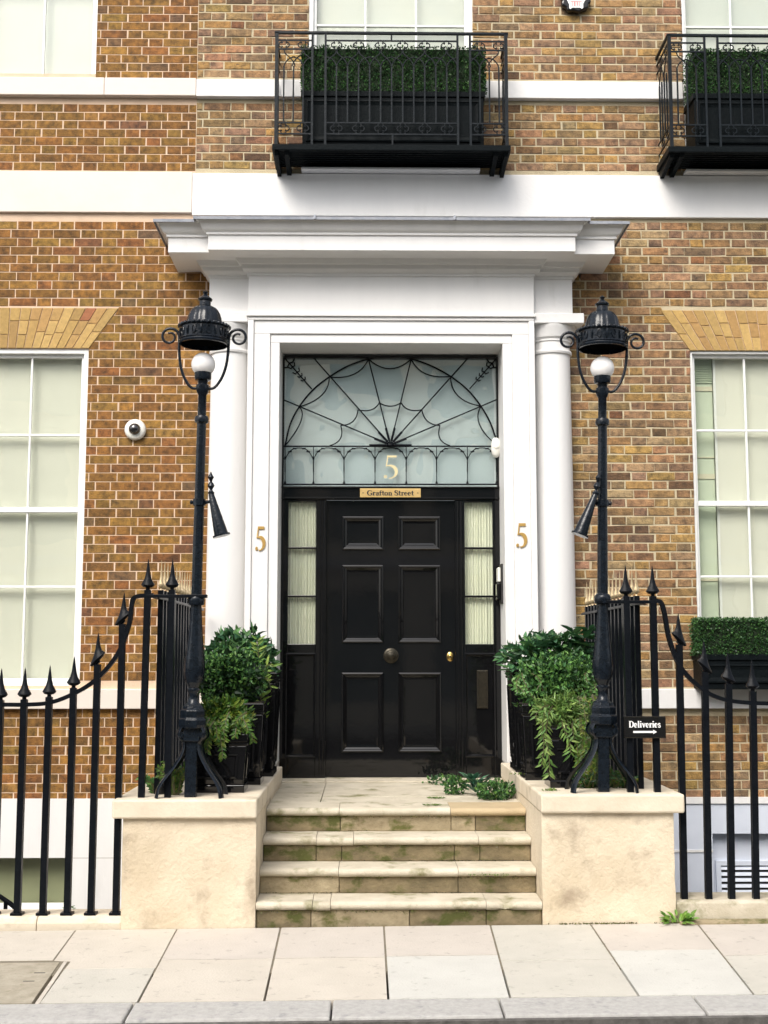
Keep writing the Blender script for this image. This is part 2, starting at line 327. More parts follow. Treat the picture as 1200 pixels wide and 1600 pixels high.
def text_mb(txt, cx, cz, y, h, width=None, thick=.002, bold=1.0):
    adv = sum(GL[c][0] for c in txt); k = (width / adv) if width else h; mb = MB(); x = -adv / 2
    for c in txt:
        for j, (pts, wd) in enumerate(GL[c][1]):
            wd = [q * bold for q in wd] if isinstance(wd, list) else wd * bold
            ribbon(mb, pts, wd, lambda u, v, b, x=x, j=j: (cx + (x + u) * k, y - thick - j * .0002 + (thick * .999 if b else 0), cz + (v - .5) * h))
        x += GL[c][0]
    return mb

YW, YD, YF = 2.572, 2.673, 2.273      # brick face, door plane, front of the door surround
# ================================================================== GROUND
rd = MB().prism_z([(-30, -40), (30, -40), (30, -.8), (-30, -.8)], lambda x, y: gz(x, -1) - .36, lambda x, y: gz(x, -1) - .115)
part('road', rd, m_road, kind='structure')
pave = MB().prism_z([(-12, -.93), (12, -.93), (12, .0), (-12, .0)], lambda x, y: gz(x, y) - .12, lambda x, y: gz(x, y) - .0042)
pv = part('pavement', pave, m_joint, kind='structure')
def gp(px, py): p = gnd(px, py); return (p.x, p.y)
def shrink(poly, d):
    c = Vector((sum(p[0] for p in poly) / len(poly), sum(p[1] for p in poly) / len(poly))); n = len(poly); out = []
    for i in range(n):
        a, b, e = Vector(poly[i - 1]), Vector(poly[i]), Vector(poly[(i + 1) % n]); d1 = (b - a).normalized(); d2 = (e - b).normalized()
        n1 = Vector((-d1.y, d1.x)); n2 = Vector((-d2.y, d2.x)); h = n1 + n2; o = h / max(.3, 1 + n1.dot(n2)); out.append(tuple(b + o * d))
    return out
def slab(poly, mat, name='paving_slab', up=0.0, parent=None, d=.0058):
    P = parent or pv
    if sum((poly[i][0] - poly[i - 1][0]) * (poly[i][1] + poly[i - 1][1]) for i in range(len(poly))) > 0: poly = poly[::-1]
    poly = shrink(poly, d); tx, ty = R.uniform(-.001, .001), R.uniform(-.001, .001)
    mb = MB().prism_z(poly, lambda x, y: gz(x, y) - .05, lambda x, y: gz(x, y) + up + tx * x * .3 + ty)
    return part(name, mb, mat, P, bevel=.0015)
YK = gp(600, 1561)[1]; YKF = gp(600, 1590)[1]; YM = gp(600, 1497)[1]
def gxy(px, py, y): p = gnd(px, py); return p.x
# joints running to the kerb, read as x at the house edge / middle / kerb line
J1 = [gp(117, 1455)[0], gp(273, 1457)[0], gp(437, 1455)[0], gp(600, 1450)[0], gp(768, 1450)[0], gp(925, 1447)[0], gp(1087, 1440)[0]]
J2 = [gp(60, 1565)[0], gp(217, 1563)[0], gp(413, 1563)[0], gp(607, 1562)[0], gp(796, 1555)[0], gp(997, 1554)[0], gp(1176, 1552)[0]]
J1 = [J1[0] - 1.5, J1[0] - .75] + J1 + [J1[-1] + .7, J1[-1] + 1.4]; J2 = [J2[0] - 1.55, J2[0] - .8] + J2 + [J2[-1] + .8, J2[-1] + 1.6]
midy = [1508, 1508, 1510, 1497, 1496, 1494, 1502, 1488, 1497, 1497]
mi = [0, 0, 0, 1, 1, 1, 2, 1, 1, 0]; mj = [0, 2, 2, 0, 0, 3, 2, 3, 2, 1]
for k in range(len(J1) - 1):
    t = (gp(300 + 60 * k, midy[k])[1]) / YK
    a0, a1 = J1[k], J1[k + 1]; b0, b1 = J2[k], J2[k + 1]; m0 = a0 + (b0 - a0) * t; m1 = a1 + (b1 - a1) * t; ym = YK * t
    yb = .10 if k in (0, 1, 2) else (.02 if k > 6 else .0)
    if k < 2:                 # the left end: slabs above the concrete cover
        slab([(b0 if k == 0 else gp(-95, 1500)[0], gp(84, 1500)[1]), gp(84, 1500) if k == 1 else (gp(-95, 1500)[0], gp(84, 1500)[1]), (a1, .0), (a0, .0)], m_slab[mi[k]]); continue
    if k == 2:
        slab([gp(84, 1500.5), gp(110, 1501.5), (gp(103, 1511)[0], ym), (m1, ym), (a1, .0), (a0, .0)], m_slab[mi[k]], d=.003)
        slab([(gp(62, 1566)[0], YK), (b1, YK), (m1, ym), (gp(102, 1511)[0], ym)], m_slab[mj[k]]); continue
    slab([(m0, ym), (m1, ym), (a1, .0), (a0, .0)], m_slab[mi[k]])
    slab([(b0, YK), (b1, YK), (m1, ym), (m0, ym)], m_slab[mj[k]])
y1 = gp(50, 1503)[1]
slab([(gp(62, 1566)[0] - .03 - 1.2, YK), (gp(62, 1566)[0] - .025, YK), (gp(105, 1503)[0] - .03, y1), (gp(105, 1503)[0] - 1.2, y1)], m_conc, 'concrete_cover', d=.012)
slab([(gp(62, 1566)[0] - .02, YK), (gp(62, 1566)[0] + .005, YK), (gp(105, 1503)[0] + .0, y1), (gp(105, 1503)[0] - .022, y1)], m_slab[0], 'cover_edging', d=.001)
for sx in (45, 62):
    p = gp(sx, 1520 if sx > 50 else 1533); slab([(p[0] - .03, p[1] - .006), (p[0] + .03, p[1] - .006), (p[0] + .03, p[1] + .006), (p[0] - .03, p[1] + .006)], m_dark, 'lifting_slot', .001, d=.0005)
KJ = [gp(-330, 1580)[0], gp(-60, 1580)[0], gp(203, 1578)[0], gp(518, 1576)[0], gp(784, 1574)[0], gp(1095, 1571)[0], gp(1400, 1570)[0], gp(1700, 1570)[0]]
for k in range(len(KJ) - 1):
    mb = MB().prism_z(shrink([(KJ[k], YKF), (KJ[k + 1], YKF), (KJ[k + 1], YK), (KJ[k], YK)], .004), lambda x, y: gz(x, y) - .2, lambda x, y: gz(x, y) + .002)
    part('kerb_stone', mb, m_kerb, pv, bevel=.012)
mb = MB().prism_z([(-12, YKF - .035), (12, YKF - .035), (12, YKF - .001), (-12, YKF - .001)], lambda x, y: gz(x, -1) - .3, lambda x, y: gz(x, -1) - .035)
part('kerb_face_strip', mb, m_kerbstrip, pv)  # dark strip set in front of the lower kerb face
# basement area floor and its retaining walls
part('area_floor', MB().box(-12, 12, .0, YW + .3, -2.6, -2.4), m_conc, kind='structure')

# ================================================================== HOUSES
def brickcol(pal):
    c = R.choice(pal); k = R.uniform(.82, 1.18); return tuple(max(.01, x * k * R.uniform(.94, 1.06)) for x in c)
PL = [(0.189, 0.092, 0.023), (0.176, 0.085, 0.023), (0.208, 0.108, 0.026), (0.167, 0.079, 0.023), (0.217, 0.117, 0.028), (0.184, 0.096, 0.024), (0.199, 0.087, 0.027), (0.171, 0.092, 0.023), (0.221, 0.126, 0.034)]
PR = [(0.232, 0.141, 0.063), (0.213, 0.132, 0.068), (0.267, 0.165, 0.06), (0.198, 0.122, 0.071), (0.286, 0.183, 0.063), (0.182, 0.118, 0.071), (0.247, 0.155, 0.093), (0.222, 0.145, 0.068), (0.257, 0.145, 0.076), (0.267, 0.188, 0.101)]
PDK = [(.12, .07, .035), (.11, .065, .035), (.16, .075, .035)]
CH = .075
def wall_bricks(house_wall, x0, x1, z0, z1, holes, pal, mat, jt, shown, irregular, zoff=0.0, prot=.006):
    """Flemish bond; holes = list of (zlo, zhi, fn(z)->(xl, xr))"""
    cand = []
    i0 = int(math.floor((z0 - zoff) / CH)); n = int((z1 - zoff) / CH) + 1
    for i in range(i0, n):
        zb = zoff + i * CH; zt = zb + CH - jt
        lo = max(zb, z0); hi = min(zt, z1)
        if hi - lo < .012: continue
        spans = [(x0, x0, x1, x1)]          # (l_bottom, l_top, r_bottom, r_top)
        for (a, b, fn) in holes:
            if hi <= a + .004 or lo >= b - .004: continue
            lb = fn(max(lo, a)); lt = fn(min(hi, b)); nl = min(lb[0], lt[0]); nr = max(lb[1], lt[1]); out = []
            for s in spans:
                if lb[1] <= s[0] or lb[0] >= s[2]: out.append(s); continue
                if lb[0] > s[0]: out.append((s[0], s[1], lb[0], lt[0]))
                if lb[1] < s[2]: out.append((lb[1], lt[1], s[2], s[3]))
            spans = out
        ofs = (0 if i % 2 else .180) + R.uniform(-.008, .008) * (1 if irregular else .3)
        x = -9 + ofs; k = 0
        while x < x1:
            L = (.236 if k % 2 == 0 else .124) - jt; w = L * R.uniform(.96, 1.04 if irregular else 1.0)
            a, b = x, x + w; x = x + L + jt; k += 1
            for s in spans:
                l_b, l_t, r_b, r_t = max(a, s[0]), max(a, s[1]), min(b, s[2]), min(b, s[3])
                if min(r_b - l_b, r_t - l_t) < .02: continue
                cand.append((l_b, l_t, r_b, r_t, lo, hi))
    scored = []
    for c in cand:
        P = Vector(((c[0] + c[2]) / 2, YW, (c[4] + c[5]) / 2)); px, py = topx(P)
        vis = 0 < px < 1200 and 0 < py < 1600 and shown(px, py)
        scored.append(((c[2] - c[0]) * (c[5] - c[4]) if vis else -1, R.random(), c))
    scored.sort(key=lambda t: (-round(t[0], 4), t[1]))
    rest = MB()
    sag = lambda x: 0.004 * noise.noise(Vector((x * .9, 3.1, 0))) if irregular else 0
    for idx, (sc, _, c) in enumerate(scored):
        single = idx < 300 and sc > 0; mb = MB() if single else rest
        zc = c[4]; P = pal
        px, py = topx(Vector(((c[0] + c[2]) / 2, YW, zc)))
        mb.cc = brickcol(P) if R.random() > .035 else brickcol(PDK)
        dz = [sag(c[0]) + R.uniform(-.0015, .0015) * irregular for _ in range(2)]
        pr = R.uniform(.6, 1.2) * prot
        j = (lambda: R.uniform(-.0022, .0022)) if irregular else (lambda: R.uniform(-.0008, .0008))
        mb.brick([(c[0], c[4] + dz[0]), (c[2], c[4] + dz[1]), (c[3], c[5] + dz[1]), (c[1], c[5] + dz[0])], YW - pr, YW + .03, .005 if irregular else .003, j)
        if single: part('brick', mb, mat, house_wall)
    if rest.f: part('brick', rest, mat, house_wall, kind='stuff')
def rect(x0, x1): return lambda z: (x0, x1)

house = thing('townhouse', 'brown brick townhouse with white columned doorway and black front door', 'house', (0, YW, 0))
neigh = thing('townhouse', 'adjoining orange brown brick house with thin pale mortar lines at left', 'house', (-3, YW, 0))
XS = -1.68
# openings (x0,x1,z0,z1)
WL = (-3.985, -2.555, 1.40, 4.222); WR = (2.548, 3.985, 1.40, 4.222)
WUL = (-3.985, -2.56, 6.66, 9.4); WUC = (-.715, .72, 5.95, 9.4); WUR = (2.56, 3.99, 5.95, 9.4)
Z_AT = at(60, 481, YW).z
def arch_l(z): t = (z - 4.222) / (Z_AT - 4.222); return (-5, -2.555 + .245 * t)
def arch_r(z): t = (z - 4.222) / (Z_AT - 4.222); return (2.548 - .235 * t, 5)
BT, BB = 5.759, 5.383
SLT, SLB = 6.597, 6.44
LST, LSB = 1.372, 1.211
ZP = .49
wn = sub('wall', neigh); wh = sub('wall', house)
def bed(w, mat, rects, nm='mortar_bed'):      # mortar behind the bricks, left open at the windows and the doorway
    mb = MB()
    for (a, b, c, d) in rects: mb.box(a, b, YW, YW + .11, c, d)
    part(nm, mb, mat, w)
bed(wn, m_mortL, [(-5.2, -3.985, ZP, 8.8), (-2.555, XS, ZP, 8.8), (XS, -1.30, ZP, BB), (-3.985, -2.555, 4.222, 6.66), (-3.985, -2.555, ZP, 1.40)])
bed(wh, m_mortR, [(XS + .001, -.715, BB, 8.8), (.72, 2.548, BB, 8.8), (1.30, 2.548, ZP, BB), (3.99, 5.2, ZP, 8.8), (2.548, 3.99, 4.222, 5.95), (2.548, 3.99, ZP, 1.40), (-.715, .72, BB, 5.95)])
off_boxes = lambda px, py, boxes: not any(a < px < b and c < py < d for a, b, c, d in boxes)
holesN = [(1.40, 4.222, rect(-3.985, -2.555)), (6.66, 9.4, rect(-3.985, -2.56)), (4.222, Z_AT, arch_l), (BB, BT, rect(-9, 9)), (SLB, SLT, rect(-9, 9)), (LSB, LST, rect(-9, 9)), (BT, 9.4, rect(XS - .003, 9))]
wall_bricks(wn, -5.2, -1.50, ZP, 8.6, holesN, PL, m_brickL, .006, lambda px, py: off_boxes(px, py, [(228, 400, 930, 1260), (236, 400, 340, 440), (290, 400, 440, 1300)]), 0, .015, .004)
holesH = [(1.40, 4.222, rect(2.548, 3.985)), (4.222, Z_AT, arch_r), (BB, BT, rect(-9, 9)), (SLB, SLT, rect(-9, 9)), (LSB, LST, rect(-9, 9)), (5.95, 9.4, rect(-.715, .72)), (5.95, 9.4, rect(2.56, 3.99)), (0, BB, rect(-9, 1.46))]
wall_bricks(wh, XS + .003, 5.2, ZP, 8.6, holesH, PR, m_brickR, .0105, lambda px, py: off_boxes(px, py, [(432, 794, 0, 275), (1022, 1200, 40, 275), (800, 985, 340, 400), (918, 962, 455, 600), (800, 1010, 930, 1260)]), 1, .035, .007)

# flat gauged arches
def gauged_arch(par, fn_edge, side, lbl):
    z0, z1 = 4.222, Z_AT; xin0 = fn_edge(z0)[side]; xin1 = fn_edge(z1)[side]; sg = -1 if side == 1 else 1
    cx = xin0 + sg * .717; apex = z0 - (.717) / (.245 / (z1 - z0))
    ar = sub('flat_arch', par); base = MB(); n = 21; w0 = 2 * .717 / n
    def xx(k, z): q = (xin0 + sg * w0 * k); return cx + (q - cx) * (z - apex) / (z0 - apex)
    a, b = sorted([xx(0, z0), xx(n, z0)]); c, d = sorted([xx(0, z1), xx(n, z1)])
    base.prism_y([(a, z0 + .002), (b, z0 + .002), (d, z1 - .002), (c, z1 - .002)], YW - .001, YW + .05)
    part('mortar_bed', base, m_mortL, ar)
    pal = [(.43, .285, .10), (.41, .265, .095), (.45, .305, .115), (.38, .24, .09), (.44, .295, .11), (.41, .25, .095)]
    for k in range(n):
        cut = (.36, .66)[k % 2] + R.uniform(-.05, .05); zs = [z0, z0 + (z1 - z0) * cut, z1]
        if k % 3 == 2: zs = [z0, z0 + (z1 - z0) * .33, z0 + (z1 - z0) * .68, z1]
        for i in range(len(zs) - 1):
            za, zb = zs[i] + .0025, zs[i + 1] - .0025; mb = MB()
            q_ = R.uniform(.86, 1.14); mb.cc = tuple(q * q_ for q in R.choice(pal))
            if side == 1 and k == 2 and i == len(zs) - 2: mb.cc = (.33, .13, .06)
            e = .003; l = sorted([xx(k, za), xx(k + 1, za)]); u = sorted([xx(k, zb), xx(k + 1, zb)])
            mb.brick([(l[0] + e, za), (l[1] - e, za), (u[1] - e, zb), (u[0] + e, zb)], YW - .008 - R.uniform(0, .002), YW + .03, .003, lambda: R.uniform(-.001, .001))
            part('voussoir', mb, m_yellow, ar)
gauged_arch(neigh, arch_l, 1, ''); gauged_arch(house, arch_r, 0, '')

# stucco bands and sills
def band(par, nm, mat, x0, x1, z0, z1, out, y1=None, joints=()):
    xs = [x0] + list(joints) + [x1]
    for a, b in zip(xs, xs[1:]): part(nm, MB().box(a + .0008, b - .0008, YW - out, y1 or (YW + .05), z0, z1), mat, par, bevel=.006)
band(neigh, 'band_course', m_cream, -5.2, XS - .022, BB + .025, BT + .01, .03)
band(house, 'band_course', m_white, XS - .021, 5.2, BB, BT, .036)
band(neigh, 'sill_band', m_cream, -5.2, XS, SLB + .005, SLT + .008, .055, joints=[at(165, 140, YW).x])
band(house, 'sill_band', m_white, XS + .0005, -.73, SLB, SLT, .055)
band(house, 'sill_band', m_white, .735, 2.54, SLB, SLT, .055)
band(house, 'sill_band', m_white, 4.0, 5.2, SLB, SLT, .055)
band(neigh, 'sill_band', m_cream, -5.2, -1.45, LSB, LST, .055)
band(house, 'sill_band', m_white, 1.45, 5.2, LSB, LST, .055)
# basement storey
zb0 = -2.4; O0, O1, OZ0, OZ1 = -4.0, -2.617, -.40, .023
mb = MB().box(-5.2, O0, YW - .02, YW + .2, zb0, ZP).box(O1, -1.30, YW - .02, YW + .2, zb0, ZP).box(O0, O1, YW - .02, YW + .2, OZ1, ZP).box(O0, O1, YW - .02, YW + .2, zb0, OZ0)
part('basement_wall', mb, m_white, neigh)
part('wall_joint', MB().box(O1, -1.30, YW - .0205, YW - .0195, OZ1 - .003, OZ1), m_joint, neigh)
bw = sub('basement_window', neigh)
part('blind', MB().box(O0, O1, YW + .15, YW + .16, OZ0, OZ1), m_olive, bw)
part('pane', MB().box(O0 + .03, O1 - .005, YW + .105, YW + .109, OZ0 + .05, OZ1 - .005), m_glass, bw)
part('frame', MB().box(O0, O1, YW + .09, YW + .13, OZ0, OZ0 + .045), m_frame, bw)
vx = at(1112, 1300, YW).x; vz = at(1112, 1302, YW).z; vz2 = at(1112, 1309, YW).z
mb = MB().box(1.30, vx, YW - .02, YW + .2, zb0, ZP - .005).box(vx, 5.2, YW - .02, YW + .2, vz, ZP - .005).box(vx, 5.2, YW + .07, YW + .2, zb0, vz)
part('basement_wall', mb, m_bluish, house)
part('wall_ledge', MB().box(1.30, vx - .001, YW - .028, YW - .0205, at(1080, 1331, YW).z, at(1080, 1327, YW).z), m_white, house)
part('wall_ledge', MB().box(1.30, 5.2, YW - .034, YW + .05, ZP - .045, ZP + .005), m_white, house)
v0 = at(1118, 1345, YW + .06); v1 = at(1122, 1352, YW + .06)
vent = sub('louvre_vent', house)
part('frame', MB().box(v0.x, v1.x + .02, YW + .045, YW + .0695, -.7, v0.z).box(v1.x + .02, 5.0, YW + .045, YW + .0695, v1.z, v0.z), m_bluish, vent)
part('recess', MB().box(v1.x + .02, 5.0, YW + .066, YW + .0695, -.7, v1.z), m_dark, vent)
dzv = (at(1150, 1352, YW).z - at(1150, 1361.3, YW).z)
for k in range(9):
    z = v1.z - k * dzv; part('louvre', MB().prism_x([(YW + .045, z - dzv * .72), (YW + .064, z - dzv * .5), (YW + .064, z - .008), (YW + .05, z - .02)], v1.x + .02, 5.0), m_bluish, vent)

# ------------------------------------------------------------------ windows
def window(par, X0, X1, Z0, Z1, vb, hb, meet=None, fw=.04, sash=.028, rail=.05, blind=None, dim=False, room=None, bl=None):
    w = sub('window', par); y = YW
    mb = MB().box(X0, X0 + fw, y + .012, y + .11, Z0, Z1).box(X1 - fw, X1, y + .012, y + .11, Z0, Z1).box(X0 + fw, X1 - fw, y + .012, y + .11, Z1 - fw, Z1)
    mb.box(X0 + fw, X1 - fw, y + .012, y + .11, Z0, Z0 + fw * .8)
    part('frame', mb, m_frame, w, bevel=.004)
    gx0, gx1, gz0, gz1 = X0 + fw + sash, X1 - fw - sash, Z0 + fw * .8 + rail, Z1 - fw - sash
    mb = MB().box(X0 + fw, gx0, y + .052, y + .10, Z0 + fw * .8, Z1 - fw).box(gx1, X1 - fw, y + .052, y + .10, Z0 + fw * .8, Z1 - fw).box(gx0, gx1, y + .052, y + .10, gz1, Z1 - fw).box(gx0, gx1, y + .052, y + .10, Z0 + fw * .8, gz0)
    part('sash', mb, m_frame, w, bevel=.004)
    zz = sorted([gz0] + list(hb) + ([meet] if meet else []) + [gz1]); xx = [gx0] + sorted(vb) + [gx1]
    for z in hb: part('glazing_bar', MB().box(gx0, gx1, y + .06, y + .09, z - .009, z + .009), m_frame, w, bevel=.003)
    if meet: part('meeting_rail', MB().box(gx0, gx1, y + .048, y + .098, meet - .022, meet + .022), m_frame, w, bevel=.004)
    for x in vb: part('glazing_bar', MB().box(x - .0085, x + .0085, y + .062, y + .088, gz0, gz1), m_frame, w, bevel=.003)
    for i in range(len(xx) - 1):
        for j in range(len(zz) - 1):
            ty = R.uniform(-.0018, .0018); tx = R.uniform(-.0018, .0018); a, b, c, d = xx[i] + .004, xx[i + 1] - .004, zz[j] + .004, zz[j + 1] - .004; q = y + .075
            m2 = MB().add([(a, q - tx - ty, c), (b, q + tx - ty, c), (b, q + tx + ty, d), (a, q - tx + ty, d), (a, q + .003 - tx - ty, c), (b, q + .003 + tx - ty, c), (b, q + .003 + tx + ty, d), (a, q + .003 - tx + ty, d)], [(0, 1, 2, 3), (7, 6, 5, 4), (0, 4, 5, 1), (1, 5, 6, 2), (2, 6, 7, 3), (3, 7, 4, 0)])
            part('pane', m2, m_glass, w)
    for (a, b, c, d) in (blind or [(X0 + .02, X1 - .02, Z0, Z1)]): part('blind', MB().box(a, b, y + .14, y + .145, c, d), bl or m_blind, w)
    r = MB(); a, b, c, d = X0 - .15, X1 + .15, Z0 - .02, Z1 + .05; y0, y1 = y + .112, y + .9
    r.add([(a, y0, c), (b, y0, c), (b, y1, c), (a, y1, c), (a, y0, d), (b, y0, d), (b, y1, d), (a, y1, d)], [(0, 1, 2, 3), (7, 6, 5, 4), (1, 5, 6, 2), (2, 6, 7, 3), (3, 7, 4, 0)])
    part('room_lining', r, m_room, w)
    return w
wx = lambda px, py: at(px, py, YW + .07).x
wz = lambda px, py: at(px, py, YW + .07).z
window(neigh, WL[0], WL[1], LST, WL[3], [wx(47, 680), wx(47, 680) - .475], [wz(60, 680), wz(60, 917)], wz(60, 797))
window(neigh, WUL[0], WUL[1], SLT, 8.5, [wx(69, 60), wx(69, 60) - .46], [wz(60, 0) + .12], None, fw=.022, bl=m_blindup)
window(house, WUC[0], WUC[1], 5.95, 8.5, [wx(571, 30), wx(650, 30)], [wz(600, 41)], None, rail=.1, bl=m_blindup)
window(house, WUR[0], WUR[1], 5.95, 8.5, [wx(1141, 30), wx(1141, 30) + .45], [wz(1100, 43)], None, rail=.1, fw=.022, bl=m_blindup)
bx = wx(1123, 650)
wr = window(house, WR[0], WR[1], LST, WR[3], [wx(1165, 650), wx(1165, 650) + .45], [wz(1100, 673), wz(1100, 901)], wz(1100, 787), fw=.022, blind=[(bx, 3.965, LST, 4.2)])
part('blind_edge', MB().box(bx - .02, bx, YW + .13, YW + .15, LST, 4.2), m_frame, wr)
part('added_pale_panel', MB().box(2.56, bx - .021, YW + .17, YW + .18, LST, 4.2), m_winfill, wr)  # pale panel added to brighten the gap beside the blind
for v, h_ in ((604, .02), (712, .006), (742, .022), (905, .01)): part('reflection_line', MB().box(2.562, bx - .022, YW + .162, YW + .1695, wz(1100, v) - h_, wz(1100, v) + h_), m_reflline, wr)  # solid bars standing in for lines reflected in the glass
z = wz(1100, 568)
while z > wz(1100, 596): part('reflection_slat', MB().box(2.562, bx - .022, YW + .157, YW + .1695, z - .008, z), m_winfill, wr); z -= .02  # fine slats standing in for a reflected venetian blind

# ------------------------------------------------------------------ door surround
sur = sub('door_surround', house)
zt1, zt2, zt3 = at(600, 495, YF).z, at(600, 521, YF).z, at(600, 536, YF + .03).z
zbase = .78
def frame3(x0, x1, zt0, xi, zt, y0, nm):     # an upside-down U with outer half-width x1.. inner xi
    mb = MB().box(-x0, -xi, y0, YW + .12, zbase, zt).box(xi, x0, y0, YW + .12, zbase, zt).box(-x0, x0, y0, YW + .12, zt, zt0)
    part(nm, mb, m_white, sur, bevel=.005)
frame3(1.184, 0, zt1 + .0, 1.135, zt1 - .03, YF, 'architrave')
frame3(1.1345, 0, zt1 - .0305, 1.0, zt2, YF + .016, 'architrave')
frame3(.9995, 0, zt2 - .0005, .922, zt3, YF + .032, 'architrave')
part('cap_fillet', MB().box(-1.196, 1.196, YF - .018, YW, zt1 + .0005, zt1 + .022), m_white, sur, bevel=.004)
part('door_reveal', MB().box(-1.0, -.921, YW + .121, YD + .12, .63, zt3 + .06).box(.921, 1.0, YW + .121, YD + .12, .63, zt3 + .06).box(-.921, .921, YW + .121, YD + .12, zt3, zt3 + .06), m_white, sur)
zfr = at(600, 430, YF).z
YS = YF + .07
part('frieze', MB().box(-1.184, 1.184, YF, YW + .1, zt1 + .023, zfr + .06), m_white, sur, bevel=.004)
for s in (-1, 1):
    a, b = sorted((s * 1.1845, s * 1.515)); zab = at(860, 492, YS).z
    part('frieze_block', MB().box(a, b, YS, YW + .1, zab + .001, zfr + .06), m_white, sur, bevel=.004)
path = [(-1.515, YW), (-1.515, YS), (-1.184, YS), (-1.184, YF), (1.184, YF), (1.184, YS), (1.515, YS), (1.515, YW)]
zs_ = at(600, 391, YF - .3).z; zf_ = at(600, 368, YF - .31).z; ztop = at(600, 343, YF - .38).z; zb1 = at(600, 395, YF - .06).z
prof_bed = [(-.02, zfr - .01), (.012, zfr - .01), (.012, zfr + .012), (.03, zfr + .02), (.05, zfr + .04), (.055, zfr + .07), (.075, zfr + .075), (.09, zfr + .10), (.12, zfr + .14), (.16, zs_ + .001), (-.02, zs_ + .001)]
part('bed_moulding', MB().sweep(path, prof_bed), m_white, sur, smooth=35)
h = zf_ - zs_
prof_cor = [(-.02, zs_ + .002), (.29, zs_ - .004), (.295, zs_ - .004), (.30, zs_), (.30, zf_), (.315, zf_ + .004), (.315, zf_ + .022), (.325, zf_ + .03), (.345, zf_ + .045), (.358, zf_ + .075), (.375, zf_ + .105), (.388, ztop - .012), (.395, ztop), (-.02, ztop + .015)]
part('cornice', MB().sweep(path, prof_cor), m_white, sur, smooth=35)
part('lead_flashing', MB().sweep(path, [(-.02, ztop + .016), (.398, ztop + .0015), (.404, ztop - .012), (.408, ztop - .012), (.408, ztop + .012), (-.02, ztop + .045)]), m_lead, sur)
for s in (-.62, .5): part('lead_seam', MB().tube([(s, YF - .412, ztop - .012), (s, YF - .412, ztop + .016), (s, YF - .1, ztop + .035)], .012, 6), m_lead, sur)
zc0 = at(866, 551, YS).z
for s in (-1, 1):
    X = s * 1.352; Y = YS + .15; r = .166
    part('abacus', MB().box(*sorted((s * 1.1855, s * 1.60)), YS - .06, YW + .05, zab - .085, zab), m_white, sur, bevel=.006)
    col = sub('column', sur)
    zn = zab - .085
    shaft = [(r * 1.20, zbase), (r * 1.20, zbase + .06), (r * 1.1, zbase + .1), (r * 1.1, zbase + .13), (r * 1.04, zbase + .16)] + [(r * (1.04 - .10 * t ** 1.6), zbase + .16 + (zc0 - zbase - .16) * t) for t in [i / 12 for i in range(13)]]
    part('shaft', MB().lathe(shaft, X, Y, 40), m_white, col, smooth=30)
    cap = [(r * .94, zc0 - .001), (r * 1.02, zc0), (r * 1.05, zc0 + .016), (r * 1.02, zc0 + .032), (r * .94, zc0 + .036), (r * .94, zc0 + .10), (r * 1.0, zc0 + .105), (r * 1.0, zc0 + .12), (r * 1.09, zc0 + .135), (r * 1.2, zn - .03), (r * 1.26, zn - .004), (r * 1.26, zn - .001)]
    part('capital', MB().lathe(cap, X, Y, 40), m_white, col, smooth=30)

# ------------------------------------------------------------------ door, sidelights, fanlight
def dp(u, v, y=YD): p = at(420 + u / 3.158, 760 + v / 3.158, y); return p.x, p.z
def fp(u, v, y=YD): p = at(420 + u / 3.158, 530 + v / 3.158, y); return p.x, p.z
def ring(mb, x0, x1, z0, z1, steps, back=None):
    vs = []; fs = []
    for i, y in steps: vs += [(x0 + i, y, z0 + i), (x1 - i, y, z0 + i), (x1 - i, y, z1 - i), (x0 + i, y, z1 - i)]
    for k in range(len(steps) - 1):
        for j in range(4): a, b = 4 * k + j, 4 * k + (j + 1) % 4; fs.append((a, b, b + 4, a + 4))
    n = 4 * (len(steps) - 1); fs.append((n, n + 1, n + 2, n + 3)); mb.add(vs, fs); return mb
door = sub('front_door', house); YL = YD + .035
lx0, lx1 = dp(282, 800)[0], dp(922, 800)[0]; lz0 = .645; lz1 = dp(600, 68)[1]
panels = [((362, 312), (553, 150)), ((640, 312), (840, 152)), ((362, 770), (575, 390)), ((645, 770), (845, 395)), ((362, 1310), (570, 920)), ((648, 1310), (842, 920))]
PR_ = []
for a, b in panels: (x0, z0), (x1, z1) = dp(*a, YL), dp(*b, YL); PR_.append((x0, x1, z0, z1))
cxl = (PR_[0][0] + PR_[2][0]) / 2
Lx0, Lx1 = PR_[2][0], (PR_[2][1] + PR_[0][1]) / 2; Rx0, Rx1 = PR_[1][0], PR_[3][1]
rows = [(PR_[4][2], PR_[4][3]), (PR_[2][2], PR_[2][3]), (PR_[0][2], PR_[0][3])]
mb = MB(); yb = YL + .05
mb.box(lx0, Lx0, YL, yb, lz0, lz1).box(Rx1, lx1, YL, yb, lz0, lz1).box(Lx1, Rx0, YL, yb, lz0, lz1)
for (a, b) in ((Lx0, Lx1), (Rx0, Rx1)):
    zz = [lz0] + [q for r_ in rows for q in r_] + [lz1]
    for i in range(0, 8, 2): mb.box(a, b, YL, yb, zz[i], zz[i + 1])
part('door_leaf', mb, m_black, door)
for (a, b) in ((Lx0, Lx1), (Rx0, Rx1)):
    for (c, d) in rows:
        part('door_panel', ring(MB(), a - .004, b + .004, c - .004, d + .004, [(0, YL + .001), (.002, YL - .013), (.012, YL - .018), (.022, YL - .014), (.026, YL - .004), (.040, YL + .004), (.046, YL + .014), (.06, YL + .016)]), m_black, door)
kx, kz = dp(603, 835, YL)
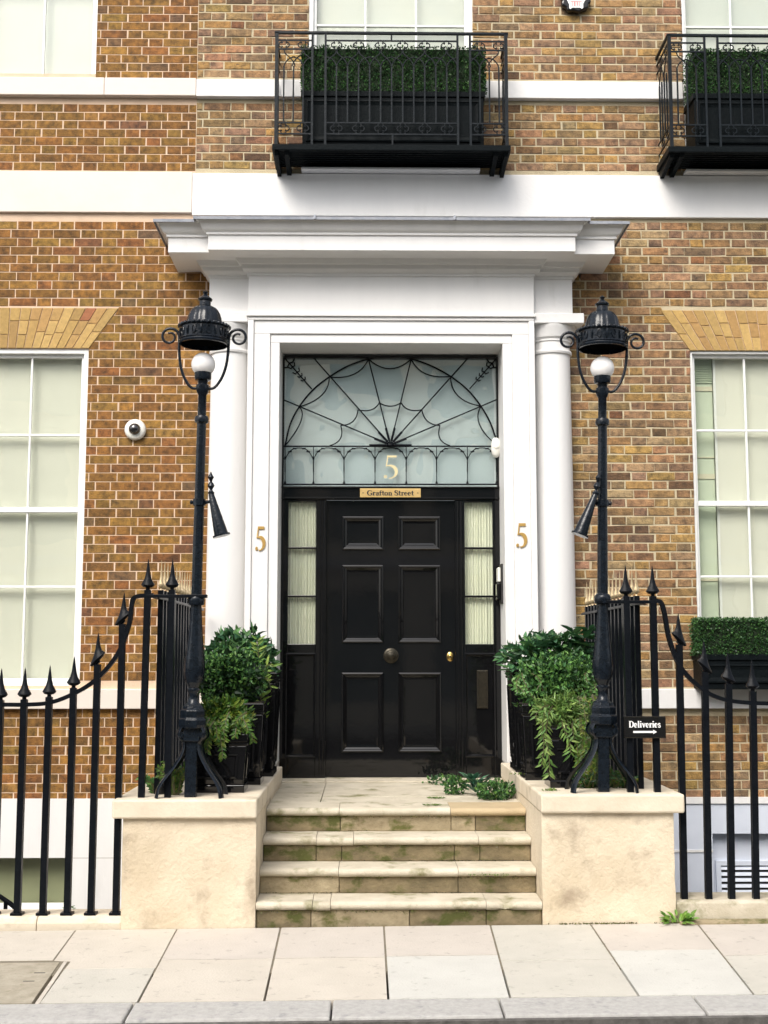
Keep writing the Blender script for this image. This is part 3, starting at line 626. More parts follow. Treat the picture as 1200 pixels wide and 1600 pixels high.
o = part('door_knob', MB().lathe([(.062, 0), (.064, .006), (.056, .014), (.046, .016), (.044, .022), (.03, .024), (.024, .03), (.016, .04), (.02, .048), (.03, .056), (.032, .068), (.026, .078), (.010, .083), (.0001, .084)], 0, 0, 28), m_bronze, None, smooth=40); o.parent = door
o.location = Vector((kx, YL, kz)) - wloc(door); o.rotation_euler = (rad(90), 0, 0)
ex, ez = dp(895, 840, YL)
lk = MB().lathe([(.028, 0), (.029, .004), (.024, .009), (.015, .010), (.013, .018), (.008, .021), (.0001, .021)], 0, 0, 24)
lk.v = [(x, y * 1.35, z) for x, y, z in lk.v]
o = part('door_lock', lk, m_brass, None, smooth=40); o.parent = door; o.location = Vector((ex, YL, ez)) - wloc(door); o.rotation_euler = (rad(90), 0, 0)
o = part('keyhole', MB().box(-.0035, .0035, -.011, .006, .020, .0215), m_dark, None); o.parent = door; o.location = Vector((ex, YL, ez)) - wloc(door); o.rotation_euler = (rad(90), 0, 0)
# frame
df = sub('door_frame', house)
fx0, fx1 = -.921, .921; zt = at(610, 760, YD).z; zs0 = at(610, 781, YD).z; zft = at(610, 557, YD).z
sl0, sl1 = dp(95, 400)[0], dp(232, 400)[0]; sr0, sr1 = dp(968, 400)[0], dp(1106, 400)[0]
zg1, zg0 = dp(160, 76)[1], dp(160, 778)[1]; zr0 = dp(160, 828)[1]; zbt = dp(160, 1332)[1]
for s, (g0, g1) in ((-1, (sl0, sl1)), (1, (sr0, sr1))):
    o0, o1 = (fx0, lx0) if s < 0 else (lx1, fx1)
    mb = MB().box(o0, g0, YD, YD + .09, .64, zs0).box(g1, o1, YD, YD + .09, .64, zs0).box(g0, g1, YD, YD + .09, zg1, zs0).box(g0, g1, YD, YD + .09, zr0, zg0).box(g0, g1, YD, YD + .09, .64, zbt)
    part('jamb', mb, m_black, df, bevel=.004)
    mm = (g1, o1) if s < 0 else (o0, g0)
    cx_ = (mm[0] + mm[1]) / 2 + s * -.006
    part('jamb_bead', MB().tube([(cx_ - .012, YD - .002, .66), (cx_ - .012, YD - .002, zs0 - .01)], .006, 8).tube([(cx_ + .016, YD - .002, .66), (cx_ + .016, YD - .002, zs0 - .01)], .008, 8), m_black, df, smooth=60)
    part('side_panel', ring(MB(), g0 - .012, g1 + .012, zbt - .012, zr0 + .012, [(0, YD + .001), (.002, YD - .006), (.012, YD - .008), (.018, YD + .004), (.03, YD + .018)]), m_black, df)
    sl = sub('sidelight', house)
    hz = [dp(160, 303)[1], dp(160, 542)[1]]
    for z in hz: part('glazing_bar', MB().box(g0, g1, YD + .012, YD + .05, z - .009, z + .009), m_black, sl, bevel=.004)
    zz = [zg0] + hz[::-1] + [zg1]
    for i in range(3): part('pane', MB().box(g0, g1, YD + .030, YD + .034, zz[i] + .0095 * (i > 0), zz[i + 1] - .0095 * (i < 2)), m_glass, sl)
    n = 60; ph = R.uniform(0, 5); cu = MB(); vs = []
    for k in range(n + 1):
        x = g0 - .01 + (g1 - g0 + .02) * k / n; y = YD + .065 + .007 * math.sin(k * 1.15 + ph) + .004 * math.sin(k * .43 + ph * 2)
        vs += [(x, y, zg0 - .02), (x + .003 * math.sin(k), y, zg1 + .02)]
    cu.add(vs, [(2 * k, 2 * k + 2, 2 * k + 3, 2 * k + 1) for k in range(n)])
    part('net_curtain', cu, m_net, sl, smooth=80)
part('letter_plate', ring(MB(), *sorted((dp(1027, 1000)[0], dp(1082, 1000)[0])), dp(1050, 1096)[1], dp(1050, 906)[1], [(0, YD + .017), (.002, YD + .006), (.012, YD + .004), (.015, YD + .010), (.03, YD + .010)]), m_bronze, df)
part('transom', MB().box(fx0, fx1, YD - .012, YD + .10, zs0 + .0005, zt - .0005), m_black, df, bevel=.005)
part('transom_moulding', MB().prism_x([(YD - .012, zt - .02), (YD - .03, zt - .016), (YD - .034, zt - .006), (YD - .012, zt - .001)], fx0, fx1).prism_x([(YD - .0125, zs0 + .004), (YD - .022, zs0 + .006), (YD - .022, zs0 + .016), (YD - .0125, zs0 + .02)], fx0, fx1), m_black, df)
npx0, npx1 = fp(450, 760, YD - .03)[0], fp(750, 760, YD - .03)[0]; npz0, npz1 = fp(600, 781, YD - .03)[1], fp(600, 737, YD - .03)[1]
pl = thing('street_name_plate', 'brass plate reading Grafton Street over the black front door', 'sign', ((npx0 + npx1) / 2, YD - .03, npz0))
part('plate', MB().box(npx0, npx1, YD - .036, YD - .013, npz0, npz1), m_platebrass, pl, bevel=.003)
part('lettering', text_mb('Grafton Street', (npx0 + npx1) / 2, (npz0 + npz1) / 2, YD - .0362, (npz1 - npz0) * .58, (npx1 - npx0) * .77, bold=1.1), m_dark, pl)
part('plate_screw', MB().box(npx0 + .02, npx0 + .032, YD - .038, YD - .036, (npz0 + npz1) / 2 - .003, (npz0 + npz1) / 2 + .003), m_dark, pl)
part('plate_screw', MB().box(npx1 - .032, npx1 - .02, YD - .038, YD - .036, (npz0 + npz1) / 2 - .003, (npz0 + npz1) / 2 + .003), m_dark, pl)
fan = sub('fanlight', house)
part('frame', MB().box(fx0, fx0 + .016, YD, YD + .06, zt, zft).box(fx1 - .016, fx1, YD, YD + .06, zt, zft).box(fx0 + .016, fx1 - .016, YD, YD + .06, zft - .016, zft + .01), m_black, fan)
part('pane', MB().box(fx0, fx1, YD + .030, YD + .034, zt, zft), m_fanglass, fan)
part('added_backing', MB().box(fx0, fx1, YD + .055, YD + .06, zt - .05, zft + .05), m_fanboard, fan)  # pale board added close behind the glass to make the fanlight bright
def trac(pts, r=.0055, nm='tracery_bar'):
    P = [(*fp(u, v, YD + .01),) for u, v in pts]; part(nm, MB().tube([(x, YD + .015, z) for x, z in P], r, 6), m_iron, fan, smooth=60)
def carc(a, m, b): return [(p.x, p.y) for p in through((*a, 0), (*m, 0), (*b, 0), 10)]
rim = [(80, 525), (150, 333), (298, 186), (492, 97), (703, 97), (897, 183), (1047, 330), (1122, 500)]
trac([(p.x, p.y) for p in smoothpath([(80, 525), (105, 420), (150, 333), (215, 252), (298, 186), (390, 132), (492, 97), (598, 87), (703, 97), (800, 130), (897, 183), (980, 248), (1047, 330), (1095, 415), (1124, 500)], 4)], .0075)
for q, e in (((298, 186), (220, 90)), ((150, 333), (70, 297)), ((492, 97), None), ((703, 97), None), ((897, 183), (985, 90)), ((1047, 330), (1130, 295))): trac([(600, 520), e or q], .006)
for a, m, b in (((80, 525), (158, 405), (150, 333)), ((150, 333), (262, 275), (298, 186)), ((298, 186), (420, 172), (492, 97)), ((492, 97), (598, 145), (703, 97)), ((703, 97), (775, 170), (897, 183)), ((897, 183), (935, 280), (1047, 330)), ((1047, 330), (1040, 420), (1122, 520))): trac(carc(a, m, b))
for a, m, b in (((300, 525), (353, 490), (355, 425)), ((355, 425), (415, 405), (440, 348)), ((440, 348), (505, 348), (545, 313)), ((545, 313), (600, 330), (653, 313)), ((653, 313), (692, 347), (755, 348)), ((755, 348), (785, 405), (845, 425)), ((845, 425), (845, 490), (895, 525))): trac(carc(a, m, b))
trac([(70, 528), (1130, 528)], .007); trac([(70, 716), (1130, 716)], .007)
for q in ((355, 425), (440, 348), (545, 313), (653, 313), (755, 348), (845, 425)):   # husks near the hub
    d = Vector((q[0] - 600, q[1] - 520)).normalized(); trac([(600 + d.x * 20, 520 + d.y * 20), (600 + d.x * 85, 520 + d.y * 85)], .011, 'husk')
trac([(495, 524), (705, 524)], .012, 'husk')
x_, z_ = fp(600, 524, YD + .01); o = part('hub', MB().lathe([(.001, -.012), (.03, -.01), (.035, 0), (.03, .01), (.001, .012)], x_, YD + .014, 12).add([], []), m_iron, fan)
o.data.transform(Matrix.Translation((0, 0, z_)))
posts = [80, 220, 371, 524, 678, 828, 980, 1124]
for u in posts:
    trac([(u, 530), (u, 716)], .0038, 'arcade_post'); trac([(u, 698), (u, 706), (u, 714)], [.005, .009, .013], 'arcade_foot'); trac([(u, 575), (u, 588), (u, 600)], [.004, .009, .004], 'arcade_knot'); trac([(u, 655), (u, 602)], .0055, 'arcade_post')
for a, b in zip(posts, posts[1:]):
    trac([(p.x, p.y) for p in smoothpath([(a + 2, 590), (a + 14, 566), (a + 36, 543), ((a + b) / 2, 536), (b - 36, 543), (b - 14, 566), (b - 2, 590)], 3)], .0042, 'arcade_arch')
    for sg, q in ((1, a), (-1, b)): trac([(q + sg * 16, 556), (q + sg * 34, 552)], .007, 'arcade_leaf'); trac([(q + sg * 38, 538), (q + sg * 56, 540)], .006, 'arcade_leaf')
for s in (1, -1):
    fx_ = (lambda u: u) if s == 1 else (lambda u: 1200 - u + 3)
    trac([(fx_(78), 92), (fx_(212), 245)], .006, 'corner_arrow')
    for t in (.28, .45, .58, .70):
        bx_, by_ = 78 + 134 * t, 92 + 153 * t; L_ = 28 if t < .5 else 19
        trac([(fx_(bx_ - L_ * .75), by_ + L_ * .1), (fx_(bx_ - L_ * .2), by_ + L_ * .35), (fx_(bx_), by_), (fx_(bx_ + L_ * .45), by_ - L_ * .15), (fx_(bx_ + L_ * .35), by_ - L_ * .75)], .006, 'corner_barb')
    trac([(fx_(75), 140), (fx_(92), 138), (fx_(100), 118), (fx_(118), 112), (fx_(126), 96)], .007, 'corner_barb')
def five(px, py, hpx, y, lbl, wpx, bold=1.0, gm=None):
    p = at(px, py, y); s = at(px, py - hpx / 2, y).z - at(px, py + hpx / 2, y).z; w = at(px + wpx / 2, py, y).x - at(px - wpx / 2, py, y).x
    t = thing('house_number', lbl, 'number', (p.x, y, p.z - s / 2)); part('numeral', text_mb('5', p.x, p.z, y - .001, s, w * 1.35, .008, bold), gm or m_gold, t)
five(611, 730, 37, YD + .012, 'large pale gold numeral 5 in the fanlight above the door', 19, .72, m_palegold)
five(407, 842, 38, YF + .016, 'gold numeral 5 on the white surround left of the door', 13, 1.1)
five(815, 837, 38, YF + .016, 'gold numeral 5 on the white surround right of the door', 14, 1.1)

# ------------------------------------------------------------------ balconies
def balcony(par, cx):
    b = sub('balcony', par); yf = YW - .42; hw = .97; zt = at(600, 52, yf).z; ux = lambda u: cx + (u - 607) * (2 * hw / 1017)
    vz_ = lambda v: at(613, v / 2.857, yf).z
    z2, z3, zq1, zq0, zfl = vz_(183), vz_(222), vz_(550), vz_(600), vz_(648)
    part('top_rail', MB().box(cx - hw - .01, cx + hw + .01, yf - .012, yf + .012, zt - .012, zt + .01).box(cx - hw - .01, cx - hw + .012, yf + .012, YW, zt - .012, zt + .01).box(cx + hw - .012, cx + hw + .01, yf + .012, YW, zt - .012, zt + .01), m_balbar, b, bevel=.003)
    B = .0062
    def hbar(a, c, z, nm='rail'): part(nm, MB().box(ux(a), ux(c), yf - .005, yf + .005, z - .006, z + .006), m_balbar, b)
    for a, c in ((100, 260), (318, 897), (952, 1112)):
        for z in (z2, zq1, zq0): hbar(a, c, z)
    for a, c in ((100, 260), (952, 1112)): hbar(a, c, z3)
    for u in (260, 318, 897, 952): part('post', MB().box(ux(u) - .009, ux(u) + .009, yf - .009, yf + .009, zfl, zt), m_balbar, b)
    for u in (104, 1110): part('corner_post', MB().box(ux(u) - .014, ux(u) + .014, yf - .012, yf + .016, zfl - .02, zt), m_balbar, b)
    part('stub', MB().box(ux(607) - .007, ux(607) + .007, yf - .006, yf + .006, z2, zt), m_balbar, b)
    part('stub', MB().box(ux(611) - .007, ux(611) + .007, yf - .006, yf + .006, zfl, zq0), m_balbar, b)
    def quat(pt, r, along):
        mb = MB()
        for k in range(4):
            a0 = 90 * k - 120 + 180 + 0; c = (math.cos(rad(90 * k + 90)) * r * .55, math.sin(rad(90 * k + 90)) * r * .55)
            P = [(c[0] + r * .5 * math.cos(rad(90 * k + 90 + t)), c[1] + r * .5 * math.sin(rad(90 * k + 90 + t))) for t in range(-125, 126, 25)]
            mb.tube([along(pt, p) for p in P], .0052, 5)
        return mb
    front = lambda pt, p: (pt[0] + p[0], yf, pt[1] + p[1])
    zsp, ztop_ = vz_(298), vz_(226)
    def arches(us, lo, hi):
        """us = x of the bars; every second one carries a quatrefoil above"""
        for k, u in enumerate(us):
            part('bar', MB().tube([(ux(u), yf, zq1), (ux(u), yf, zsp)], B, 4), m_balbar, b)
        e = [u for k, u in enumerate(us) if k % 2 == 0]; o = [lo] + [u for k, u in enumerate(us) if k % 2 == 1] + [hi]
        for u in e:
            for s in (-1, 1):
                t = u + s * 48
                if t < lo - 8 or t > hi + 8: continue
                t = min(max(t, lo), hi); P = smoothpath([(ux(u), 0, ztop_), (ux(u + s * 6), 0, vz_(243)), (ux(u + s * 28), 0, vz_(262)), (ux(u + s * 43), 0, vz_(282)), (ux(t), 0, zsp)], 3)
                part('arch', MB().tube([(p.x, yf - .002, p.z) for p in P], B * .9, 5), m_balbar, b)
            for s in (-1, 1):
                t = u + s * 48
                if t < lo - 8 or t > hi + 8: continue
                P = smoothpath([(ux(u), 0, zsp), (ux(u + s * 6), 0, vz_(282)), (ux(u + s * 22), 0, vz_(264)), (ux(u + s * 48), 0, vz_(255))], 3)
                part('arch', MB().tube([(p.x, yf + .002, p.z) for p in P], B * .9, 5), m_balbar, b)
            part('quatrefoil', quat((ux(u), (z2 + z3) / 2), .042, front), m_balbar, b); part('quatrefoil', quat((ux(u), (zq0 + zq1) / 2), .046, front), m_balbar, b)
    arches([366 + 48.3 * k for k in range(11)], 318, 897)
    arches([136, 178, 220], 100, 260); arches([994, 1036, 1078], 952, 1112)
    for s in (-1, 1):                       # the two short returns to the wall
        X = cx + s * (hw - .002)
        for z in (z2, z3, zq1, zq0): part('rail', MB().box(X - .005, X + .005, yf + .016, YW - .002, z - .006, z + .006), m_balbar, b)
        side = lambda pt, p: (X, pt[0] + p[0], pt[1] + p[1])
        for k in range(1, 5):
            y = yf + k * .084; part('bar', MB().tube([(X, y, zq1), (X, y, zsp)], B, 4), m_balbar, b)
            if k % 2: part('quatrefoil', quat((y, (z2 + z3) / 2), .04, side), m_balbar, b); part('quatrefoil', quat((y, (zq0 + zq1) / 2), .042, side), m_balbar, b)
            if k % 2:
                for q in (-1, 1):
                    P = smoothpath([(0, y, ztop_), (0, y + q * .012, vz_(243)), (0, y + q * .05, vz_(262)), (0, y + q * .084, zsp)], 3); part('arch', MB().tube([(X, p.y, p.z) for p in P], B * .9, 5), m_balbar, b)
    part('floor_edge', MB().box(cx - hw - .02, cx + hw + .02, yf - .015, yf + .01, zfl - .05, zfl), m_balc, b, bevel=.004)
    for s in (-1, 1): part('floor_edge', MB().box(*sorted((cx + s * (hw - .01), cx + s * (hw + .02))), yf + .011, YW - .001, zfl - .05, zfl), m_balc, b)
    for k in range(9): y = yf + .035 + k * .045; part('floor_slat', MB().box(cx - hw + .012, cx + hw - .012, y - .015, y + .011, zfl - .03, zfl - .006), m_balc, b)
    for s in (-1, 1):
        X = cx + s * (hw - .10); part('bracket', MB().prism_x([(yf + .01, zfl - .051), (YW, zfl - .051), (YW, zfl - .115), (YW - .04, zfl - .115), (yf + .03, zfl - .075)], X - .02, X + .02), m_balc, b, bevel=.004)
        X = cx + s * (hw - .015); part('bracket', MB().prism_x([(yf + .01, zfl - .051), (YW, zfl - .051), (YW, zfl - .125), (YW - .05, zfl - .125), (yf + .03, zfl - .08)], X - .018, X + .018), m_balc, b, bevel=.004)
    part('stone_ledge', MB().box(cx - .765, cx + .765, YW - .12, YW - .001, BT + .005, at(600, 261, YW - .12).z), m_white, par, bevel=.006)
    return zfl
ZFL = balcony(house, 0.0); balcony(house, 3.295)

# foliage helpers ---------------------------------------------------------------------------------------
def leafcol(pal, k=.25):
    c = R.choice(pal); q = R.uniform(1 - k, 1 + k); return (c[0] * q * R.uniform(.9, 1.1), c[1] * q, c[2] * q)
def leaf(mb, p, d, n, L, w, fold=.25, curl=.0):
    d = Vector(d).normalized(); n = Vector(n); n = n - d * n.dot(d)
    if n.length < 1e-3: n = d.orthogonal()
    n.normalize(); s = d.cross(n); p = Vector(p)
    m = p + d * L * .5 - n * curl * L * .3; t = p + d * L - n * curl * L
    a = p + d * L * .3 + s * w * .5 + n * w * fold; b = p + d * L * .68 + s * w * .36 + n * w * fold - n * curl * L * .5
    a2 = p + d * L * .3 - s * w * .5 + n * w * fold; b2 = p + d * L * .68 - s * w * .36 + n * w * fold - n * curl * L * .5
    mb.add([p, a, b, t, b2, a2, m], [(0, 1, 2, 6), (6, 2, 3), (0, 6, 4, 5), (6, 3, 4)])
def quadleaf(mb, p, d, n, L, w):
    d = Vector(d).normalized(); n = Vector(n); s = d.cross(n)
    if s.length < 1e-3: s = d.orthogonal()
    s.normalize(); p = Vector(p); mb.add([p, p + d * L * .55 + s * w * .5, p + d * L, p + d * L * .55 - s * w * .5], [(0, 1, 2, 3)])
def rv(): 
    while True:
        v = Vector((R.uniform(-1, 1), R.uniform(-1, 1), R.uniform(-1, 1)))
        if .05 < v.length < 1: return v.normalized()
def bushy(c, r, n, L, w, pal, lump=.22, front_only=True, q=False, droop=0, fill=.45, seed=0):
    mb = MB(); c = Vector(c)
    for _ in range(n):
        v = rv()
        if front_only and v.y > .55: v.y = -v.y
        t = 1 + lump * noise.noise(v * 2.6 + Vector((seed, seed * .7, 0))) * 1.6 + lump * .5 * noise.noise(v * 6 + Vector((seed, 0, 3)))
        dep = 1 - fill * R.random() ** 1.7; p = c + Vector((v.x * r[0], v.y * r[1], v.z * r[2])) * t * dep
        mb.cc = leafcol(pal)
        d = (v + rv() * .9 + Vector((0, 0, .25 - droop))).normalized(); l = L * R.uniform(.7, 1.25)
        if q: quadleaf(mb, p, d, rv(), l, w)
        else: leaf(mb, p, d, v + rv() * .6, l, w * R.uniform(.8, 1.2), .2, R.uniform(0, .4))
    return mb
G_BOX = [(0.062, 0.155, 0.037), (0.047, 0.124, 0.033), (0.093, 0.209, 0.051), (0.132, 0.265, 0.063)]
G_DK = [(0.028, 0.078, 0.026), (0.037, 0.097, 0.033), (0.022, 0.062, 0.024), (0.062, 0.132, 0.045)]
G_LAUREL = [(0.047, 0.13, 0.061), (0.063, 0.168, 0.069), (0.034, 0.094, 0.045), (0.106, 0.231, 0.08)]
G_LIME = [(.16, .25, .04), (.12, .21, .04), (.20, .28, .06)]
G_WILLOW = [(0.139, 0.233, 0.052), (0.109, 0.202, 0.045), (0.186, 0.279, 0.075), (0.078, 0.155, 0.037)]
G_CONI = [(.05, .115, .014), (.08, .15, .02), (.03, .085, .014), (.13, .17, .022)]
def hedge(lbl, x0, x1, y0, y1, z0, z1, n, grp):
    t = thing('box_hedge', lbl, 'hedge', ((x0 + x1) / 2, (y0 + y1) / 2, z0), grp); mb = MB()
    for _ in range(n):
        f = R.random(); dep = .03 * R.random()
        if f < .68: p = (R.uniform(x0, x1), y0 + dep, R.uniform(z0, z1)); nn = Vector((0, -1, .1))
        elif f < .86: p = (R.uniform(x0, x1), R.uniform(y0, y1), z1 - dep); nn = Vector((0, -.2, 1))
        else: s = R.choice((0, 1)); p = ((x0 + dep, x1 - dep)[s], R.uniform(y0, y1), R.uniform(z0, z1)); nn = Vector(((-1, 1)[s], -.2, 0))
        p = Vector(p) + nn * .012 * noise.noise(Vector(p) * 14); mb.cc = leafcol(G_DK + G_BOX[:2], .35)
        quadleaf(mb, p, nn + rv() * .95, rv(), R.uniform(.014, .024), .014)
    part('foliage', mb, m_leaf, t, kind='stuff')
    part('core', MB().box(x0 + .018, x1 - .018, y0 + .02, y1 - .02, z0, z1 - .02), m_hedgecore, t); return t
def trough(lbl, x0, x1, y0, y1, z0, z1, grp, panels):
    t = thing('window_box', lbl, 'window box', ((x0 + x1) / 2, (y0 + y1) / 2, z0), grp); rim = .05
    part('trough', MB().box(x0, x1, y0, y1, z0, z1 - rim), m_balc, t, bevel=.004); part('rim', MB().box(x0 - .012, x1 + .012, y0 - .012, y1 + .005, z1 - rim + .0005, z1), m_balc, t, bevel=.005)
    w = (x1 - x0) / panels
    for k in range(panels): part('panel', ring(MB(), x0 + w * k + .03, x0 + w * (k + 1) - .03, z0 + .05, z1 - rim - .03, [(0, y0 + .001), (.003, y0 - .014), (.014, y0 - .016), (.02, y0 - .010), (.045, y0 - .003)]), m_balc, t)
    return t
for cx, wh_ in ((0.0, 'in the middle balcony over the doorway'), (3.295, 'in the right hand balcony cut by the photo edge')):
    y = YW - .36; x0, x1 = cx - .745, cx + .775; zt_, zm = at(620, 143, y).z, at(620, 72, y).z
    trough('dark panelled trough ' + wh_, x0, x1, y, YW - .06, ZFL + .0, zt_, 'window troughs with clipped hedges', 1)
    hedge('clipped dark green box hedge ' + wh_, x0 - .01, x1 + .02, y - .005, YW - .07, zt_ - .01, zm, 9500, 'clipped box hedges')
y = YW - .27; x0 = at(1092, 1050, y).x; zb_, zt_, zm = LST + .001, at(1150, 1022, y).z, at(1150, 966, y).z
trough('black window box on the sill of the ground floor window at right', x0 + .02, 3.97, y, YW - .02, zb_, zt_, 'window troughs with clipped hedges', 1)
hedge('clipped green box hedge on the ground floor sill at right', x0, 3.98, y - .01, YW - .03, zt_ - .01, zm, 9500, 'clipped box hedges')

# ------------------------------------------------------------------ wall fittings
p = at(212, 672, YW)
t = thing('security_camera', 'white ringed dome camera on the brick wall left of the lamp', 'camera', (p.x, YW - .006, p.z))
def yl(nm, prof, mat, par, seg=28):       # a lathe facing the street
    me = MB().lathe(prof, 0, 0, seg).mesh(nm, mat, (0, 0, 0), 45); me.transform(Matrix.Rotation(rad(90), 4, 'X')); return link(nm, me, par)
yl('housing', [(.088, 0), (.09, .008), (.086, .03), (.07, .042), (.05, .045), (.05, .03)], m_plastic, t); yl('dome', [(.05, .034), (.049, .05), (.043, .07), (.03, .084), (.014, .091), (.0001, .093)], m_dome, t)
p = at(898, 9, YW)
t = thing('alarm_plaque', 'black scalloped alarm box with white label high on the brick wall', 'plaque', (p.x, YW - .006, p.z))
pl_ = []
for k in range(40):
    a = 2 * math.pi * k / 40; q = .125 + .008 * math.cos(a * 9); pl_.append((p.x + q * math.cos(a) * 1.03, p.z + .01 + q * math.sin(a) * (.80 if math.sin(a) < 0 else 1.2)))
part('case', MB().prism_y(pl_, YW - .07, YW - .004), m_black, t, bevel=.016)
lb = [(-.088, .045), (-.06, -.02), (-.06, -.058), (-.05, -.066), (-.035, -.05), (.035, -.05), (.05, -.062), (.062, -.05), (.062, -.01), (.088, .04), (.066, .07), (-.07, .07)]
part('label', MB().prism_y([(p.x + x, p.z - .01 + z * .92) for x, z in lb], YW - .0735, YW - .0705), m_print, t)
mb = MB()
for a, b, c, d in ((-.05, .05, .006, .012), (-.035, -.029, -.032, .006), (-.018, -.006, -.035, .006), (.004, .014, -.03, .006), (.022, .030, -.034, .006)): mb.box(p.x + a, p.x + b, YW - .0745, YW - .0737, p.z + c - .01, p.z + d - .01)
part('printed_marks', mb, m_red, t)
p = at(775, 699, YD - .03)
t = thing('movement_sensor', 'small cream egg shaped sensor at the right edge of the fanlight', 'sensor', (p.x, YD - .02, p.z))
mb = MB().lathe([(.0001, -.088), (.02, -.082), (.034, -.06), (.041, -.02), (.04, .02), (.034, .06), (.02, .08), (.0001, .086)], 0, 0, 20); link('housing', mb.mesh('housing', m_plastic, (0, 0, 0), 60), t)
link('lens', MB().lathe([(.0001, -.03), (.02, -.022), (.03, 0), (.02, .022), (.0001, .03)], 0, -.022, 16).mesh('lens', m_plastic, (0, 0, 0), 60), t)
p = at(781, 912, YD - .12); z1_, z0_ = at(781, 882, YD - .12).z, at(781, 944, YD - .12).z
t = thing('door_entry_phone', 'slim black and silver entry phone inside the white reveal right of the door', 'entry phone', (.905, YD - .16, z0_))
part('back_plate', MB().box(.905, .9209, YD - .22, YD - .07, z0_, z1_), m_dark, t, bevel=.004); zz = z0_ + (z1_ - z0_) * .55
part('handset', MB().box(.872, .9045, YD - .20, YD - .09, z0_ + .03, zz - .01), m_black, t, bevel=.008); part('screen_panel', MB().box(.880, .9045, YD - .20, YD - .09, zz, z1_ - .03), m_plastic, t, bevel=.006)
for s in (-1, 1):
    p = at(280 if s < 0 else 899, 430 if s < 0 else 446, YW)
    
# ================================================================== STEPS
HW, RT, TT = .871, .1569, .2468
st = thing('entrance_steps', 'four worn pale stone steps with mossy risers up to the black door', 'steps', (0, 0, 0))
TJ = [[488, 516, 760], [529, 716], [494, 552, 748], [530, 704]]
RJ = [[486, 640, 760], [530, 716], [494, 534, 710, 750], [532, 705, 743]]
for k in range(4):
    yn = k * TT; zt = (k + 1) * RT; zb = k * RT if k else -.05
    s_ = sub('step', st)
    xs = [-HW] + [at(q, 1400, yn + .0).x if False else at(q, (1424, 1368, 1318, 1270)[k], yn).x for q in TJ[k]] + [HW]
    yb = yn + TT + .06 if k < 3 else yn + .34
    for i in range(len(xs) - 1):
        a, b = xs[i] + .0015, xs[i + 1] - .0015; dz = R.uniform(-.002, .002); dy = R.uniform(-.004, .004)
        pr = [(yn + .02 + dy, zt - .05 + dz)] + [(yn + .022 + dy - .022 * math.cos(rad(t)) , zt - .025 + dz + .024 * math.sin(rad(t))) for t in (-75, -45, -15, 15, 45, 75)] + [(yn + .035 + dy, zt + dz), (yb, zt + dz * .3 + .001), (yb, zt - .05)]
        # a few cross-cuts so that the worn nosing is not straight
        n = max(2, int((b - a) / .05)); mb = MB(); rings = []
        for q in range(n + 1):
            x = a + (b - a) * q / n; e = .0035 * noise.noise(Vector((x * 7, k * 3.1, i))); ch = 0
            if k == 0 and i == 3: ch = .035 * math.exp(-((x - at(790, 1424, 0).x) / .035) ** 2)
            rings.append([(x, y + (e + ch) * (1 if j < 8 else 0), z + e * .6 * (1 if 3 < j < 9 else 0) - ch * .5 * (1 if 2 < j < 8 else 0)) for j, (y, z) in enumerate(pr)])
        m = len(pr); vs = [v for r_ in rings for v in r_]; fs = [(q * m + j, q * m + (j + 1) % m, (q + 1) * m + (j + 1) % m, (q + 1) * m + j) for q in range(n) for j in range(m)]
        fs += [tuple(range(m))[::-1], tuple(range(n * m, n * m + m))]
        mb.add(vs, fs); part('tread_stone', mb, m_treadtan if (k == 3 and i == 2) else m_tread, s_, smooth=50)
    xs = [-HW] + [at(q, (1440, 1385, 1335, 1290)[k], yn + .03).x for q in RJ[k]] + [HW]
    for i in range(len(xs) - 1):
        pale = (k, i) in ((0, 1), (3, 1), (3, 2), (1, 0)); yy = yn + .034 + R.uniform(-.003, .003)
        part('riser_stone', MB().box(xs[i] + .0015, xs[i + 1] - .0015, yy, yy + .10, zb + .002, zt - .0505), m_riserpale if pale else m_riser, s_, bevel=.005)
    if k < 3 or True: part('step_core', MB().box(-HW + .004, HW - .004, yn + .06, 2.6, zb - .0, zt - .0515 - (.0 if k < 3 else .0)), m_joint, s_)
mb = MB()
for k in range(4):
    yn, zt = k * TT, (k + 1) * RT
    for _ in range(520):
        x = R.uniform(-HW, HW); q = noise.noise(Vector((x * 2.2, k * 5.3, 1))) + .45 * noise.noise(Vector((x * 8, k * 3, 0)))
        if q < R.uniform(-.25, .5): continue
        mb.cc = leafcol([(.06, .06, .02), (.085, .085, .02), (.05, .045, .025), (.10, .11, .025)], .3)
        quadleaf(mb, (x, yn + R.choice((.004, .012, .03)) - .004, zt - .047 - R.random() * .012), (R.uniform(-1, 1), -.5, R.uniform(-.8, .2)), rv(), R.uniform(.008, .016), .007)
    for _ in range(260):
        x = R.uniform(-HW, HW); q = noise.noise(Vector((x * 2.6, k * 2.3, 9)))
        if q < R.uniform(-.1, .5): continue
        mb.cc = leafcol([(.05, .05, .02), (.07, .07, .02), (.045, .04, .025)], .3)
        quadleaf(mb, (x, yn + .030, k * RT + .004), (R.uniform(-1, 1), -.6, R.uniform(0, .8)), rv(), R.uniform(.008, .014), .007)
part('moss', mb, m_leaf, st, kind='stuff')
ld = sub('landing', st); zl = 4 * RT
ly = 3 * TT + .3405; ym1 = atz(600, 1242, zl).y; ym2 = atz(600, 1232, zl).y
for (a, b, c, d) in ((-.90, atz(503, 1245, zl).x, ly, ym1), (atz(503, 1245, zl).x, .90, ly, ym1 - .1), (atz(503, 1245, zl).x, .90, ym1 - .1, 2.42), (-.90, atz(503, 1245, zl).x, ym1, 2.42)):
    part('landing_slab', MB().box(a + .002, b - .002, c + .002, d - .002, zl - .05, zl + R.uniform(-.002, .001)), m_tread, ld, bevel=.004)
